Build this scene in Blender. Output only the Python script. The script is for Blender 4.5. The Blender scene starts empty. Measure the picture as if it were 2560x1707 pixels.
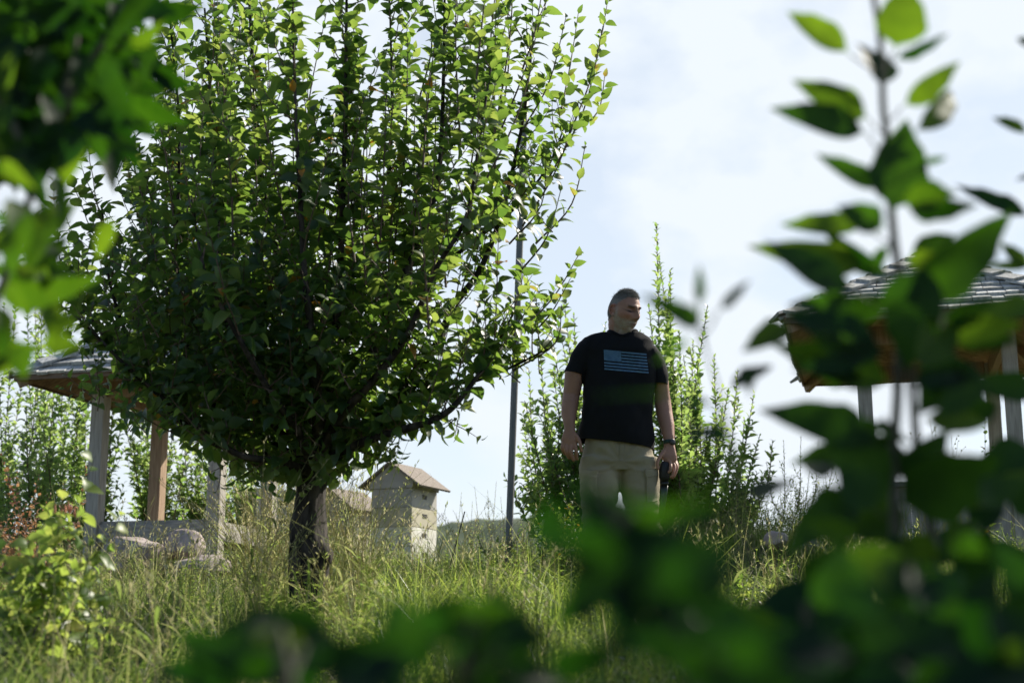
import bpy, bmesh, math, random
import numpy as np
from mathutils import Vector, Matrix, noise as mnoise
from mathutils.bvhtree import BVHTree

SC = bpy.context.scene
COL = SC.collection
R = math.radians
# ------------------------------------------------------------------ camera
CZ = 0.6
FPX = 2560 * 50.0 / 36.0
HORIZON = 1600.0
PITCH = math.atan((HORIZON - 853.5) / FPX)
cam_d = bpy.data.cameras.new("camera")
cam = bpy.data.objects.new("camera", cam_d); COL.objects.link(cam)
cam.location = (0, 0, CZ)
cam.rotation_euler = (R(90) + PITCH, 0, 0)
cam_d.lens = 50; cam_d.sensor_width = 36; cam_d.clip_start = 0.05; cam_d.clip_end = 2000
cam_d.dof.use_dof = True; cam_d.dof.focus_distance = 7.5; cam_d.dof.aperture_fstop = 3.1
SC.camera = cam
# ------------------------------------------------------------------ light
SUN_AZ, SUN_EL = 50.0, 38.0          # azimuth clockwise from the view direction
sd = Vector((math.sin(R(SUN_AZ)) * math.cos(R(SUN_EL)), math.cos(R(SUN_AZ)) * math.cos(R(SUN_EL)), math.sin(R(SUN_EL))))
sun_l = bpy.data.lights.new("sun", 'SUN'); sun_l.energy = 5.0; sun_l.angle = R(0.5); sun_l.color = (1.0, 0.93, 0.80)
sun = bpy.data.objects.new("sun", sun_l); COL.objects.link(sun)
sun.rotation_euler = sd.to_track_quat('Z', 'Y').to_euler()
w = bpy.data.worlds.new("World"); SC.world = w; w.use_nodes = True
nt = w.node_tree; nt.nodes.clear()
def N(t, tree=None, **kw):
    n = (tree or nt).nodes.new(t)
    for k, v in kw.items(): setattr(n, k, v)
    return n
out = N('ShaderNodeOutputWorld'); bg = N('ShaderNodeBackground'); bg2 = N('ShaderNodeBackground'); mx = N('ShaderNodeMixShader')
sky = N('ShaderNodeTexSky', sky_type='NISHITA'); sky.sun_disc = False
sky.sun_elevation = R(SUN_EL); sky.sun_rotation = R(SUN_AZ); sky.air_density = 1.0; sky.dust_density = 0.5
bg.inputs[1].default_value = 0.085
nt.links.new(sky.outputs[0], bg.inputs[0])
bg2.inputs[0].default_value = (0.87, 0.935, 1.0, 1); bg2.inputs[1].default_value = 0.64      # bright thin cloud
tc = N('ShaderNodeTexCoord'); mp = N('ShaderNodeMapping'); mp.inputs['Scale'].default_value = (2.6, 2.6, 4.2)
mp.inputs['Location'].default_value = (0.35, 0.1, 0.25)
nz = N('ShaderNodeTexNoise'); nz.inputs['Scale'].default_value = 3.6; nz.inputs['Detail'].default_value = 5; nz.inputs['Roughness'].default_value = 0.5
cr = N('ShaderNodeValToRGB'); cr.color_ramp.elements[0].position = 0.36; cr.color_ramp.elements[1].position = 0.54
cr.color_ramp.elements[0].color = (0.66, 0.66, 0.66, 1); cr.color_ramp.elements[1].color = (0.98, 0.98, 0.98, 1)
nt.links.new(tc.outputs['Generated'], mp.inputs[0]); nt.links.new(mp.outputs[0], nz.inputs[0]); nt.links.new(nz.outputs[0], cr.inputs[0])
# the bright cloud bank lies in the sunward half of the sky; the rest is clear blue
dt = N('ShaderNodeVectorMath', operation='DOT_PRODUCT'); dt.inputs[1].default_value = (0.42, 0.90, 0.0)
ms = N('ShaderNodeMapRange', interpolation_type='SMOOTHSTEP'); ms.inputs[1].default_value = 0.05; ms.inputs[2].default_value = 0.62
mu = N('ShaderNodeMath', operation='MULTIPLY')
nt.links.new(tc.outputs['Generated'], dt.inputs[0]); nt.links.new(dt.outputs['Value'], ms.inputs[0]); nt.links.new(ms.outputs[0], mu.inputs[0]); nt.links.new(cr.outputs[0], mu.inputs[1])
nt.links.new(mu.outputs[0], mx.inputs[0]); nt.links.new(bg.outputs[0], mx.inputs[1]); nt.links.new(bg2.outputs[0], mx.inputs[2]); nt.links.new(mx.outputs[0], out.inputs[0])
SC.view_settings.view_transform = 'Standard'; SC.view_settings.look = 'None'
SC.view_settings.exposure = 0.70; SC.view_settings.gamma = 1.0
SC.cycles.max_bounces = 7; SC.cycles.diffuse_bounces = 3; SC.cycles.transmission_bounces = 4; SC.cycles.glossy_bounces = 2
SC.cycles.caustics_reflective = False; SC.cycles.caustics_refractive = False
SC.cycles.use_denoising = True

# ------------------------------------------------------------------ helpers
CP, SP = math.cos(PITCH), math.sin(PITCH)
def W(px, py, Y):
    """a point at world depth Y seen at photo pixel (px, py) of 2560x1707"""
    dx = (px - 1280) / FPX; dz = (853.5 - py) / FPX
    y = CP - dz * SP; z = SP + dz * CP
    t = Y / y
    return np.array([dx * t, Y, CZ + z * t])
def D(x, y, Y): return W(x * 1.08844, y * 1.08866, Y)     # same, from a 2352x1568 view of the photo
def nrm(a):
    a = np.asarray(a, float); return a / (np.linalg.norm(a, axis=-1, keepdims=True) + 1e-12)

gy = [-60, -6, 0, 1, 2.5, 4, 6, 7.7, 9, 11, 13, 15, 20, 30, 60, 90, 600]
gz = [-4, -.3, 0, .12, .30, .47, .64, .72, .88, 1.06, 1.12, .9, -.6, -3, -6, -6, -6]
def ground(x, y):
    x = np.asarray(x, float); y = np.asarray(y, float)
    z = np.interp(y, gy, gz)
    near = np.clip((16 - y) / 4, 0, 1)
    z = z + near * (0.05 * np.sin(x * 1.7 + 1) * np.cos(y * 1.3) + 0.03 * np.sin(x * 4.1 + y * 2.3) + 0.02 * np.cos(y * 5.3 - x * 3.1))
    z = z + 0.34 * np.exp(-((x - 2.0) / 1.2) ** 2 - ((y - 9.6) / 1.6) ** 2)       # bank right of the man
    z = z - 0.12 * np.exp(-((x + 2.9) / 1.2) ** 2 - ((y - 10.0) / 1.3) ** 2)
    return z

def mesh_np(name, V, F):
    """V (n,3); F list of int arrays, each (m,k)"""
    me = bpy.data.meshes.new(name)
    V = np.asarray(V, np.float32)
    loops = np.concatenate([f.ravel() for f in F]).astype(np.int32)
    tot = np.concatenate([np.full(len(f), f.shape[1], np.int32) for f in F])
    st = np.concatenate([[0], np.cumsum(tot)[:-1]]).astype(np.int32)
    me.vertices.add(len(V)); me.vertices.foreach_set('co', V.ravel())
    me.loops.add(len(loops)); me.loops.foreach_set('vertex_index', loops)
    me.polygons.add(len(tot)); me.polygons.foreach_set('loop_start', st)
    me.update(calc_edges=True)
    return me
def smooth(me, on=True):
    me.polygons.foreach_set('use_smooth', np.full(len(me.polygons), on))
def attr(me, name, arr):
    arr = np.asarray(arr, np.float32)
    if arr.ndim == 1: arr = np.repeat(arr[:, None], 3, 1)
    if arr.shape[1] == 3: arr = np.hstack([arr, np.ones((len(arr), 1), np.float32)])
    a = me.attributes.new(name, 'FLOAT_COLOR', 'POINT'); a.data.foreach_set('color', arr.ravel())
class Buf:
    def __init__(s): s.V = []; s.F = {}; s.T = []; s.n = 0
    def add(s, V, F, tint=0.5):
        V = np.asarray(V, float).reshape(-1, 3)
        for f in (F if isinstance(F, list) else [F]):
            f = np.asarray(f, int); s.F.setdefault(f.shape[1], []).append(f + s.n)
        t = np.asarray(tint, float)
        if t.ndim == 0: t = np.full(len(V), float(t))
        s.V.append(V); s.T.append(t); s.n += len(V)
    def build(s, name, mat, parent=None, sm=True):
        V = np.concatenate(s.V); 
        if parent is not None:
            V = V - np.array(origin(parent))
        me = mesh_np(name, V, [np.concatenate(v) for v in s.F.values()])
        attr(me, 'tint', np.concatenate(s.T)); smooth(me, sm)
        me.materials.append(mat)
        o = bpy.data.objects.new(name, me); COL.objects.link(o)
        if parent is not None: o.parent = parent
        return o
def origin(o):
    v = Vector((0, 0, 0))
    while o is not None: v = v + o.location; o = o.parent
    return v
def thing(name, label, cat, loc, group=None):
    o = bpy.data.objects.new(name, None); COL.objects.link(o); o.location = Vector([float(a) for a in loc])
    o.empty_display_size = 0.1
    return tag(o, label, cat, group)
def tag(o, label, cat, group=None, kind=None):
    if label: o['label'] = label
    if cat: o['category'] = cat
    if group: o['group'] = group
    if kind: o['kind'] = kind
    return o

def tube(buf, pts, rad, n=6, tint=0.5, cap=False):
    pts = np.asarray(pts, float); m = len(pts); rad = np.broadcast_to(np.asarray(rad, float), (m,))
    t = np.gradient(pts, axis=0); t = nrm(t)
    a = np.zeros((m, 3)); ref = np.array([0.31, 0.87, 0.2]) if abs(t[0] @ nrm([0.31, .87, .2])) < .9 else np.array([1., 0, 0])
    for i in range(m):
        ref = ref - t[i] * (ref @ t[i]); ref = ref / np.linalg.norm(ref); a[i] = ref
    b = np.cross(t, a)
    th = np.arange(n) * 2 * np.pi / n
    V = pts[:, None] + rad[:, None, None] * (np.cos(th)[None, :, None] * a[:, None] + np.sin(th)[None, :, None] * b[:, None])
    i = np.arange(m - 1)[:, None] * n; j = np.arange(n)[None]; j2 = (j + 1) % n
    F = np.stack([i + j, i + j2, i + n + j2, i + n + j], -1).reshape(-1, 4)
    fs = [F]
    if cap: fs += [np.arange(n)[::-1][None], (np.arange(n) + (m - 1) * n)[None]]
    buf.add(V.reshape(-1, 3), fs, tint)
def spline(pts, k=6):
    p = np.asarray(pts, float)
    if len(p) < 3: return np.array([p[0] + (p[-1] - p[0]) * t for t in np.linspace(0, 1, k)])
    q = np.vstack([2 * p[0] - p[1], p, 2 * p[-1] - p[-2]]); o = []
    for i in range(1, len(q) - 2):
        for t in np.linspace(0, 1, k, endpoint=False):
            o.append(.5 * (2 * q[i] + (q[i + 1] - q[i - 1]) * t + (2 * q[i - 1] - 5 * q[i] + 4 * q[i + 1] - q[i + 2]) * t * t + (3 * q[i] - q[i - 1] - 3 * q[i + 1] + q[i + 2]) * t ** 3))
    o.append(p[-1]); return np.array(o)
def box(buf, c, ax, ay, az, tint=0.5):
    """c centre; ax, ay, az half-extent vectors"""
    c = np.asarray(c, float); s = [(-1, -1, -1), (1, -1, -1), (1, 1, -1), (-1, 1, -1), (-1, -1, 1), (1, -1, 1), (1, 1, 1), (-1, 1, 1)]
    V = [c + a * np.asarray(ax) + b * np.asarray(ay) + d * np.asarray(az) for a, b, d in s]
    buf.add(V, np.array([[0, 3, 2, 1], [4, 5, 6, 7], [0, 1, 5, 4], [1, 2, 6, 5], [2, 3, 7, 6], [3, 0, 4, 7]]), tint)
def bevel(o, wd=0.004, seg=2):
    m = o.modifiers.new('bevel', 'BEVEL'); m.width = wd; m.segments = seg; m.limit_method = 'ANGLE'
    for p in o.data.polygons: p.use_smooth = False
    return o

# leaves: a whole batch of curved, folded blades at once
def leaves(buf, base, d, up, L, wr=.27, arch=.25, fold=.35, tint=.5, ns=4, pet=.1, twist=None, wave=0.0, rng=None):
    base = np.atleast_2d(base); n = len(base)
    d = nrm(np.atleast_2d(d)); up = np.atleast_2d(up) * np.ones((n, 1)); up = nrm(up - d * np.sum(up * d, -1, keepdims=True)); sd_ = np.cross(d, up)
    L = np.broadcast_to(L, (n,)).astype(float); wr = np.broadcast_to(wr, (n,)); arch = np.broadcast_to(arch, (n,)); fold = np.broadcast_to(fold, (n,))
    u = np.linspace(0, 1, ns + 1); u = np.concatenate([[0], pet + (1 - pet) * u])[:]; m = len(u)
    q = np.clip((u - pet) / (1 - pet), 0, 1)
    wp = np.sin(np.pi * q ** .78) ** .85 if ns < 9 else np.sin(np.pi * q ** .66) ** .95 * (1 + .05 * np.sin(q * 40)); wp[0] = .03; wp[1] = .035; wp[-1] = .01
    V = np.zeros((n, m, 3, 3))
    for i in range(m):
        c = base + d * (L * u[i] * (1 - .18 * np.abs(arch) * u[i]))[:, None] - up * (L * arch * u[i] ** 2)[:, None]
        if wave: c = c + up * (L * wave * math.sin(i * 2.1))[:, None]
        h = L * wr * wp[i]
        s1 = sd_ * (h * np.cos(fold))[:, None]; s2 = up * (h * np.sin(fold))[:, None]
        V[:, i, 1] = c; V[:, i, 0] = c - s1 + s2; V[:, i, 2] = c + s1 + s2
    k = np.arange(m - 1)[:, None] * 3; j = np.arange(2)[None]
    f = np.stack([k + j, k + j + 1, k + 3 + j + 1, k + 3 + j], -1).reshape(-1, 4)
    F = (np.arange(n)[:, None, None] * (m * 3) + f[None]).reshape(-1, 4)
    tint = np.broadcast_to(tint, (n,))
    buf.add(V.reshape(-1, 3), F, np.repeat(tint, m * 3))

# ------------------------------------------------------------------ materials
def newmat(name):
    m = bpy.data.materials.new(name); m.use_nodes = True
    t = m.node_tree; t.nodes.clear()
    o = t.nodes.new('ShaderNodeOutputMaterial'); return m, t, o
def ramp(t, stops):
    r = t.nodes.new('ShaderNodeValToRGB'); e = r.color_ramp.elements
    while len(e) < len(stops): e.new(.5)
    for k, (p, c) in enumerate(stops): e[k].position = p; e[k].color = (*c, 1)
    return r
def leaf_mat(name, refl, trans, rough=.42, mixf=.45, spec=.5, back=1.5):
    m, t, o = newmat(name)
    a = t.nodes.new('ShaderNodeAttribute'); a.attribute_name = 'tint'
    g = t.nodes.new('ShaderNodeNewGeometry')
    r1 = ramp(t, refl); r2 = ramp(t, trans)
    n = t.nodes.new('ShaderNodeTexNoise'); n.inputs['Scale'].default_value = 60; n.inputs['Detail'].default_value = 2
    ad = t.nodes.new('ShaderNodeMath'); ad.operation = 'MULTIPLY_ADD'; ad.inputs[1].default_value = .25; 
    sb = t.nodes.new('ShaderNodeMath'); sb.operation = 'SUBTRACT'; sb.inputs[1].default_value = .125
    t.links.new(n.outputs[0], ad.inputs[0]); t.links.new(a.outputs['Fac'], ad.inputs[2]); t.links.new(ad.outputs[0], sb.inputs[0])
    t.links.new(sb.outputs[0], r1.inputs[0]); t.links.new(sb.outputs[0], r2.inputs[0])
    mixc = t.nodes.new('ShaderNodeMix'); mixc.data_type = 'RGBA'; mixc.blend_type = 'MULTIPLY'
    mixc.inputs['B'].default_value = (back, back, back * 1.05, 1)
    t.links.new(g.outputs['Backfacing'], mixc.inputs['Factor']); t.links.new(r1.outputs[0], mixc.inputs['A'])
    p = t.nodes.new('ShaderNodeBsdfPrincipled'); p.inputs['Roughness'].default_value = rough; p.inputs['Specular IOR Level'].default_value = spec
    t.links.new(mixc.outputs['Result'], p.inputs['Base Color'])
    tr = t.nodes.new('ShaderNodeBsdfTranslucent'); t.links.new(r2.outputs[0], tr.inputs[0])
    mx = t.nodes.new('ShaderNodeMixShader'); mx.inputs[0].default_value = mixf
    t.links.new(p.outputs[0], mx.inputs[1]); t.links.new(tr.outputs[0], mx.inputs[2]); t.links.new(mx.outputs[0], o.inputs[0])
    return m
G = dict(
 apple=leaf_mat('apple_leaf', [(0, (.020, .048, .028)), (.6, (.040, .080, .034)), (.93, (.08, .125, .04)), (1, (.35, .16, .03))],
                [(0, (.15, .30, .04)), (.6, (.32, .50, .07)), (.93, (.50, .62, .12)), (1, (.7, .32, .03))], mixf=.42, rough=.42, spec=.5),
 bright=leaf_mat('young_leaf', [(0, (.06, .11, .05)), (1, (.12, .18, .07))], [(0, (.28, .48, .09)), (1, (.55, .70, .20))], mixf=.5, spec=.7),
 near=leaf_mat('near_leaf', [(0, (.007, .022, .014)), (1, (.024, .060, .017))], [(0, (.014, .07, .003)), (.5, (.07, .20, .006)), (1, (.24, .42, .015))], mixf=.40, rough=.6, spec=.18, back=1.2),  # dark end of the ramp stands for leaves in shade
 yellow=leaf_mat('yellow_leaf', [(0, (.05, .10, .03)), (.8, (.11, .17, .04)), (1, (.25, .18, .05))], [(0, (.28, .46, .06)), (1, (.60, .68, .14))], mixf=.5),
 grass=leaf_mat('grass_blade', [(0, (.025, .055, .022)), (.6, (.05, .085, .03)), (.82, (.19, .18, .09)), (1, (.48, .41, .27))],
                [(0, (.08, .22, .02)), (.6, (.36, .50, .10)), (.82, (.55, .56, .22)), (1, (.70, .62, .38))], mixf=.45, rough=.5, spec=.3, back=1.0),
 rust=leaf_mat('rust_leaf', [(0, (.16, .08, .05)), (1, (.32, .19, .11))], [(0, (.34, .15, .07)), (1, (.55, .32, .15))], mixf=.4, rough=.6),
)
def solid(name, c1, c2=None, scale=8, rough=.7, stretch=(1, 1, 1), bump=0.0, spec=.3, metal=0, detail=5, tint=0.0, coord='Object', lo=.35, hi=.65):
    m, t, o = newmat(name)
    p = t.nodes.new('ShaderNodeBsdfPrincipled'); p.inputs['Roughness'].default_value = rough; p.inputs['Specular IOR Level'].default_value = spec; p.inputs['Metallic'].default_value = metal
    tc = t.nodes.new('ShaderNodeTexCoord'); mp = t.nodes.new('ShaderNodeMapping'); mp.inputs['Scale'].default_value = stretch
    n = t.nodes.new('ShaderNodeTexNoise'); n.inputs['Scale'].default_value = scale; n.inputs['Detail'].default_value = detail
    t.links.new(tc.outputs[coord], mp.inputs[0]); t.links.new(mp.outputs[0], n.inputs[0])
    r = ramp(t, [(lo, c1), (hi, c2 or c1)]); t.links.new(n.outputs[0], r.inputs[0])
    src = r.outputs[0]
    if tint:
        a = t.nodes.new('ShaderNodeAttribute'); a.attribute_name = 'tint'
        mr = t.nodes.new('ShaderNodeMapRange'); mr.inputs[3].default_value = 1 - tint; mr.inputs[4].default_value = 1 + tint
        t.links.new(a.outputs['Fac'], mr.inputs[0])
        vm = t.nodes.new('ShaderNodeVectorMath'); vm.operation = 'SCALE'
        t.links.new(src, vm.inputs[0]); t.links.new(mr.outputs[0], vm.inputs['Scale']); src = vm.outputs[0]
    t.links.new(src, p.inputs['Base Color'])
    if bump:
        b = t.nodes.new('ShaderNodeBump'); b.inputs['Strength'].default_value = bump; b.inputs['Distance'].default_value = .01
        t.links.new(n.outputs[0], b.inputs['Height']); t.links.new(b.outputs[0], p.inputs['Normal'])
    t.links.new(p.outputs[0], o.inputs[0]); return m
M = dict(
 bark=solid('apple_bark', (.014, .012, .011), (.065, .055, .048), 30, .9, (1, 1, .35), 1.0, lo=.4, hi=.62),
 twig=solid('twig', (.10, .065, .05), (.17, .12, .09), 40, .7, bump=.3),
 greentwig=solid('green_twig', (.045, .05, .028), (.08, .08, .05), 40, .6),
 soil=solid('soil', (.05, .05, .025), (.10, .09, .05), 3, .95, bump=.6),
 hill=solid('hill_scrub', (.03, .055, .03), (.10, .12, .07), .35, .95, detail=9),
 wood=solid('weathered_timber', (.30, .27, .24), (.50, .46, .41), 10, .8, (6, 6, .5), .6, lo=.3, hi=.7),
 woodh=solid('weathered_beam', (.24, .22, .20), (.42, .39, .36), 10, .8, (.6, 5, 5), .6, lo=.3, hi=.7),
 brownwood=solid('brown_timber', (.27, .175, .115), (.43, .31, .215), 10, .75, (6, 6, .5), .5, lo=.3, hi=.7),
 shake=solid('cedar_shake', (.35, .35, .34), (.56, .55, .53), 14, .75, (3, 3, 1), .5, tint=.28),
 fascia=solid('dark_fascia', (.16, .11, .08), (.25, .17, .12), 12, .8, (1, 1, 4), .3),
 pole=solid('grey_pole', (.12, .125, .13), (.22, .22, .22), 30, .6, (6, 6, .3), .2, spec=.5),
 hive_w=solid('hive_white_paint', (.66, .63, .56), (.80, .78, .72), 7, .6, bump=.15),
 hive_c=solid('hive_cream_paint', (.46, .42, .31), (.55, .51, .39), 7, .6, bump=.15),
 hive_g=solid('hive_grey_paint', (.40, .38, .36), (.48, .46, .43), 7, .6, bump=.15),
 hive_r=solid('hive_roof_shingle', (.17, .14, .12), (.29, .25, .215), 60, .9, bump=.4),
 stone=solid('pink_granite', (.27, .22, .21), (.46, .39, .37), 9, .9, bump=.6, detail=8),
 black=solid('black_rubber', (.012, .013, .014), (.02, .02, .022), 30, .45, spec=.4),
 steel=solid('dark_steel', (.03, .033, .036), (.05, .05, .055), 30, .38, spec=.6, metal=.3),
 iron=solid('iron_rod_and_recess_shade', (.02, .018, .016), (.04, .035, .03), 30, .6),
 boot=solid('boot_leather', (.07, .045, .03), (.11, .075, .05), 30, .7, bump=.3),
)
# oriented strand board
m, t, o = newmat('strand_board'); p = t.nodes.new('ShaderNodeBsdfPrincipled'); p.inputs['Roughness'].default_value = .75
tcn = t.nodes.new('ShaderNodeTexCoord'); mpn = t.nodes.new('ShaderNodeMapping'); mpn.inputs['Scale'].default_value = (14, 30, 20); mpn.inputs['Rotation'].default_value = (0, 0, .6)
vo = t.nodes.new('ShaderNodeTexVoronoi'); vo.inputs['Scale'].default_value = 1.6
r = ramp(t, [(0, (.18, .10, .055)), (.5, (.31, .185, .10)), (1, (.44, .29, .17))])
t.links.new(tcn.outputs['Object'], mpn.inputs[0]); t.links.new(mpn.outputs[0], vo.inputs[0]); t.links.new(vo.outputs['Color'], r.inputs[0]); t.links.new(r.outputs[0], p.inputs['Base Color']); t.links.new(p.outputs[0], o.inputs[0])
M['osb'] = m
def attrmat(name, rough=.6, spec=.3, sss=0.0, bump=0.0, bscale=200, mul=None):
    m, t, o = newmat(name); p = t.nodes.new('ShaderNodeBsdfPrincipled'); p.inputs['Roughness'].default_value = rough; p.inputs['Specular IOR Level'].default_value = spec
    a = t.nodes.new('ShaderNodeAttribute'); a.attribute_name = 'col'
    n = t.nodes.new('ShaderNodeTexNoise'); n.inputs['Scale'].default_value = bscale; n.inputs['Detail'].default_value = 4
    tcn = t.nodes.new('ShaderNodeTexCoord'); t.links.new(tcn.outputs['Object'], n.inputs[0])
    mr = t.nodes.new('ShaderNodeMapRange'); mr.inputs[3].default_value = .82; mr.inputs[4].default_value = 1.18
    vm = t.nodes.new('ShaderNodeVectorMath'); vm.operation = 'SCALE'
    t.links.new(n.outputs[0], mr.inputs[0]); t.links.new(mr.outputs[0], vm.inputs['Scale']); t.links.new(a.outputs['Color'], vm.inputs[0]); t.links.new(vm.outputs[0], p.inputs['Base Color'])
    if sss: p.inputs['Subsurface Weight'].default_value = sss; p.inputs['Subsurface Radius'].default_value = (.012, .005, .003); p.inputs['Subsurface Scale'].default_value = 1.0
    if bump:
        b = t.nodes.new('ShaderNodeBump'); b.inputs['Strength'].default_value = bump; b.inputs['Distance'].default_value = .003
        t.links.new(n.outputs[0], b.inputs['Height']); t.links.new(b.outputs[0], p.inputs['Normal'])
    t.links.new(p.outputs[0], o.inputs[0]); return m
M['skin'] = attrmat('skin', .55, .35, .0, .35, 160)
M['cloth'] = attrmat('cloth', .9, .15, 0, .5, 350)
M['hair'] = attrmat('hair', .5, .3, 0, 0, 50)
M['print'] = solid('blue_print', (.07, .155, .27), (.12, .23, .36), 60, .8)
# ------------------------------------------------------------------ ground
rs = np.random.RandomState
def axis(lim, a, b, far):
    c = np.arange(a, b, lim); l = a - np.geomspace(.3, far, 22)[::-1]; r_ = b + np.geomspace(.3, far, 22)
    return np.concatenate([l, c, r_])
xs = axis(.12, -8, 8, 700); ys = axis(.12, -2, 18, 700)
X, Y = np.meshgrid(xs, ys, indexing='xy'); Z = ground(X, Y)
b = Buf(); nx, ny = len(xs), len(ys)
i = np.arange(ny - 1)[:, None] * nx; j = np.arange(nx - 1)[None]
b.add(np.stack([X, Y, Z], -1).reshape(-1, 3), np.stack([i + j, i + j + 1, i + nx + j + 1, i + nx + j], -1).reshape(-1, 4))
tag(b.build('ground', M['soil']), None, None, kind='structure')
# far hill
xs = np.linspace(-160, 160, 260); ys = np.linspace(70, 190, 60); X, Y = np.meshgrid(xs, ys)
Z = -6 + 17.0 * np.clip((Y - 70) / 60, 0, 1) ** 1.2 * (1 - .35 * np.clip(np.abs(X + 5) / 120, 0, 1)) + rs(3).rand(*X.shape) * 1.1 + np.sin(X * .13) * .8
b = Buf(); ny, nx = X.shape; i = np.arange(ny - 1)[:, None] * nx; j = np.arange(nx - 1)[None]
b.add(np.stack([X, Y, Z], -1).reshape(-1, 3), np.stack([i + j, i + j + 1, i + nx + j + 1, i + nx + j], -1).reshape(-1, 4))
tag(b.build('hill', M['hill']), None, None, kind='structure')

# ------------------------------------------------------------------ grass and ground cover
def blades(name, n, xr, yr, hr, wr_, tr, seed, label=None, lean=.45, dens=None, ns=4, mat='grass', straight=.3, maxz=None):
    rg = rs(seed)
    y = np.sqrt(rg.rand(n) * (yr[1] ** 2 - yr[0] ** 2) + yr[0] ** 2); x = (rg.rand(n) * (xr[1] - xr[0]) + xr[0]) * y
    if dens is not None:
        k = rg.rand(n) < dens(x, y); x, y = x[k], y[k]; n = len(x)
    z = ground(x, y) - .02
    cl = .5 + .5 * np.sin(x * 5.3 + 1.3 * np.sin(y * 3.1)) * np.cos(y * 4.7 + x)
    h = (hr[0] + (hr[1] - hr[0]) * rg.rand(n) ** 1.5) * (.65 + .7 * cl) * np.interp(y, [3.0, 6.2, 7.0], [.8, .85, 1.0]) * (1 - .45 * (np.abs(x / y + .145) < .03) * (y < 6)) * (1 - .6 * np.exp(-((x / y + .255) / .06) ** 2) * (y > 7.5)) * (.7 + .75 * rg.rand(n) ** 3)
    a = rg.rand(n) * 6.283; le = lean * rg.rand(n) ** .8
    dirh = np.stack([np.cos(a), np.sin(a), 0 * a], -1)
    p0 = np.stack([x, y, z], -1); wd = wr_[0] + (wr_[1] - wr_[0]) * rg.rand(n)
    sa = rg.rand(n) * 6.283; side = np.stack([np.cos(sa), np.sin(sa), 0 * sa], -1)
    u = np.linspace(0, 1, ns); V = np.zeros((n, ns, 2, 3))
    for k, q in enumerate(u):
        c = p0 + np.array([0, 0, 1]) * (h * q * (1 - .25 * le * q))[:, None] + dirh * (h * (straight * le * q + 1.1 * le * q ** 2.4))[:, None]
        wdt = wd * (1 - q ** 1.6) + .0004
        V[:, k, 0] = c - side * wdt[:, None]; V[:, k, 1] = c + side * wdt[:, None]
    k = np.arange(ns - 1)[:, None] * 2; f = np.concatenate([k, k + 1, k + 3, k + 2], 1)
    F = (np.arange(n)[:, None, None] * ns * 2 + f[None]).reshape(-1, 4)
    tn = np.clip(tr[0] + (tr[1] - tr[0]) * (rg.rand(n) * .6 + .4 * cl), 0, 1)
    bf = Buf(); bf.add(V.reshape(-1, 3), F, np.repeat(tn, ns * 2))
    return bf
b = blades('grass', 110000, (-.52, .52), (1.6, 14), (.08, .24), (.0015, .004), (.0, .80), 1, lean=.9)
tag(b.build('grass', G['grass']), 'mixed green grass covering the slope under the tree and around the man', 'grass', kind='stuff')
b = blades('g', 20000, (-.45, .45), (3.0, 12.5), (.20, .46), (.0010, .0026), (.45, 1.0), 2, lean=.9,
           dens=lambda x, y: np.clip(.25 + .9 * np.exp(-((x / y + .20) / .16) ** 2) + .4 * np.exp(-((x / y - .2) / .08) ** 2) * (y > 6), 0, 1))
tag(b.build('dry_grass', G['grass']), 'taller straw coloured grass standing in the green grass', 'dry grass', kind='stuff')
b = blades('lush', 5200, (-.09, .13), (3.6, 7.4), (.14, .34), (.002, .0045), (.25, .8), 12, lean=.7)
tag(b.build('lush_grass', G['yellow']), 'bright broad bladed grass in the sun in front of the man', 'grass', kind='stuff')
# tall seeding stalks around the trunk and the hives
rg = rs(5); b = Buf()
for k in range(1750):
    q = rg.rand()
    px = rg.uniform(600, 930) if q < .62 else (rg.uniform(930, 1320) if q < .74 else (rg.uniform(150, 560) if q < .88 else rg.uniform(1650, 2300))); Yk = rg.uniform(6.3, 10.5) if rg.rand() < .86 else rg.uniform(5, 6.3)
    if k > 1100 and k % 2 == 0: continue
    if k > 1100: px = rg.uniform(60, 1400); Yk = rg.uniform(3.6, 6.5)
    x = (px - 1280) / FPX * Yk; h = rg.uniform(.35, .78) * (.55 if k > 1100 else 1) * (.5 if 680 < px < 850 and Yk < 6.1 else 1) * (1.1 if q < .62 else .7); z = ground(x, Yk)
    if k > 1100 and math.sin(x * 4.3 + 1) * math.cos(Yk * 2.9) < 0: continue
    a = rg.uniform(0, 6.28); l = rg.uniform(.05, .75)
    pts = [np.array([x + math.cos(a) * l * h * u ** 1.8, Yk + math.sin(a) * l * h * u ** 1.8, z + h * u * (1 - .15 * l * u)]) for u in np.linspace(0, 1, 6)]
    tn = rg.uniform(.7, 1.0); tube(b, pts, np.linspace(.0019, .0008, 6), 3, tn)
    m_ = rg.randint(6, 16); uu = rg.rand(m_) * .28 + .72
    base = np.array([np.array(pts[0]) * 0 + np.array([np.interp(v, np.linspace(0, 1, 6), [p_[c] for p_ in pts]) for c in range(3)]) for v in uu])
    dd = nrm(rg.randn(m_, 3) * .5 + np.array([math.cos(a) * .3, math.sin(a) * .3, 1.0]))
    leaves(b, base, dd, rg.randn(m_, 3), rg.uniform(.012, .028, m_), .12, .1, .2, tn, ns=2)
    if rg.rand() < .6:      # a drooping flag leaf
        v = rg.uniform(.2, .6); pb = np.array([np.interp(v, np.linspace(0, 1, 6), [p_[c] for p_ in pts]) for c in range(3)])
        leaves(b, pb, [math.cos(a + 1) * .6, math.sin(a + 1) * .6, .8], [0, 0, 1], rg.uniform(.12, .25), .025, .7, .2, tn - .15, ns=5)
tag(b.build('seeding_grass', G['grass']), 'tall seeding dry grass stalks around the tree trunk and the white hives', 'dry grass', kind='stuff')
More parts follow.
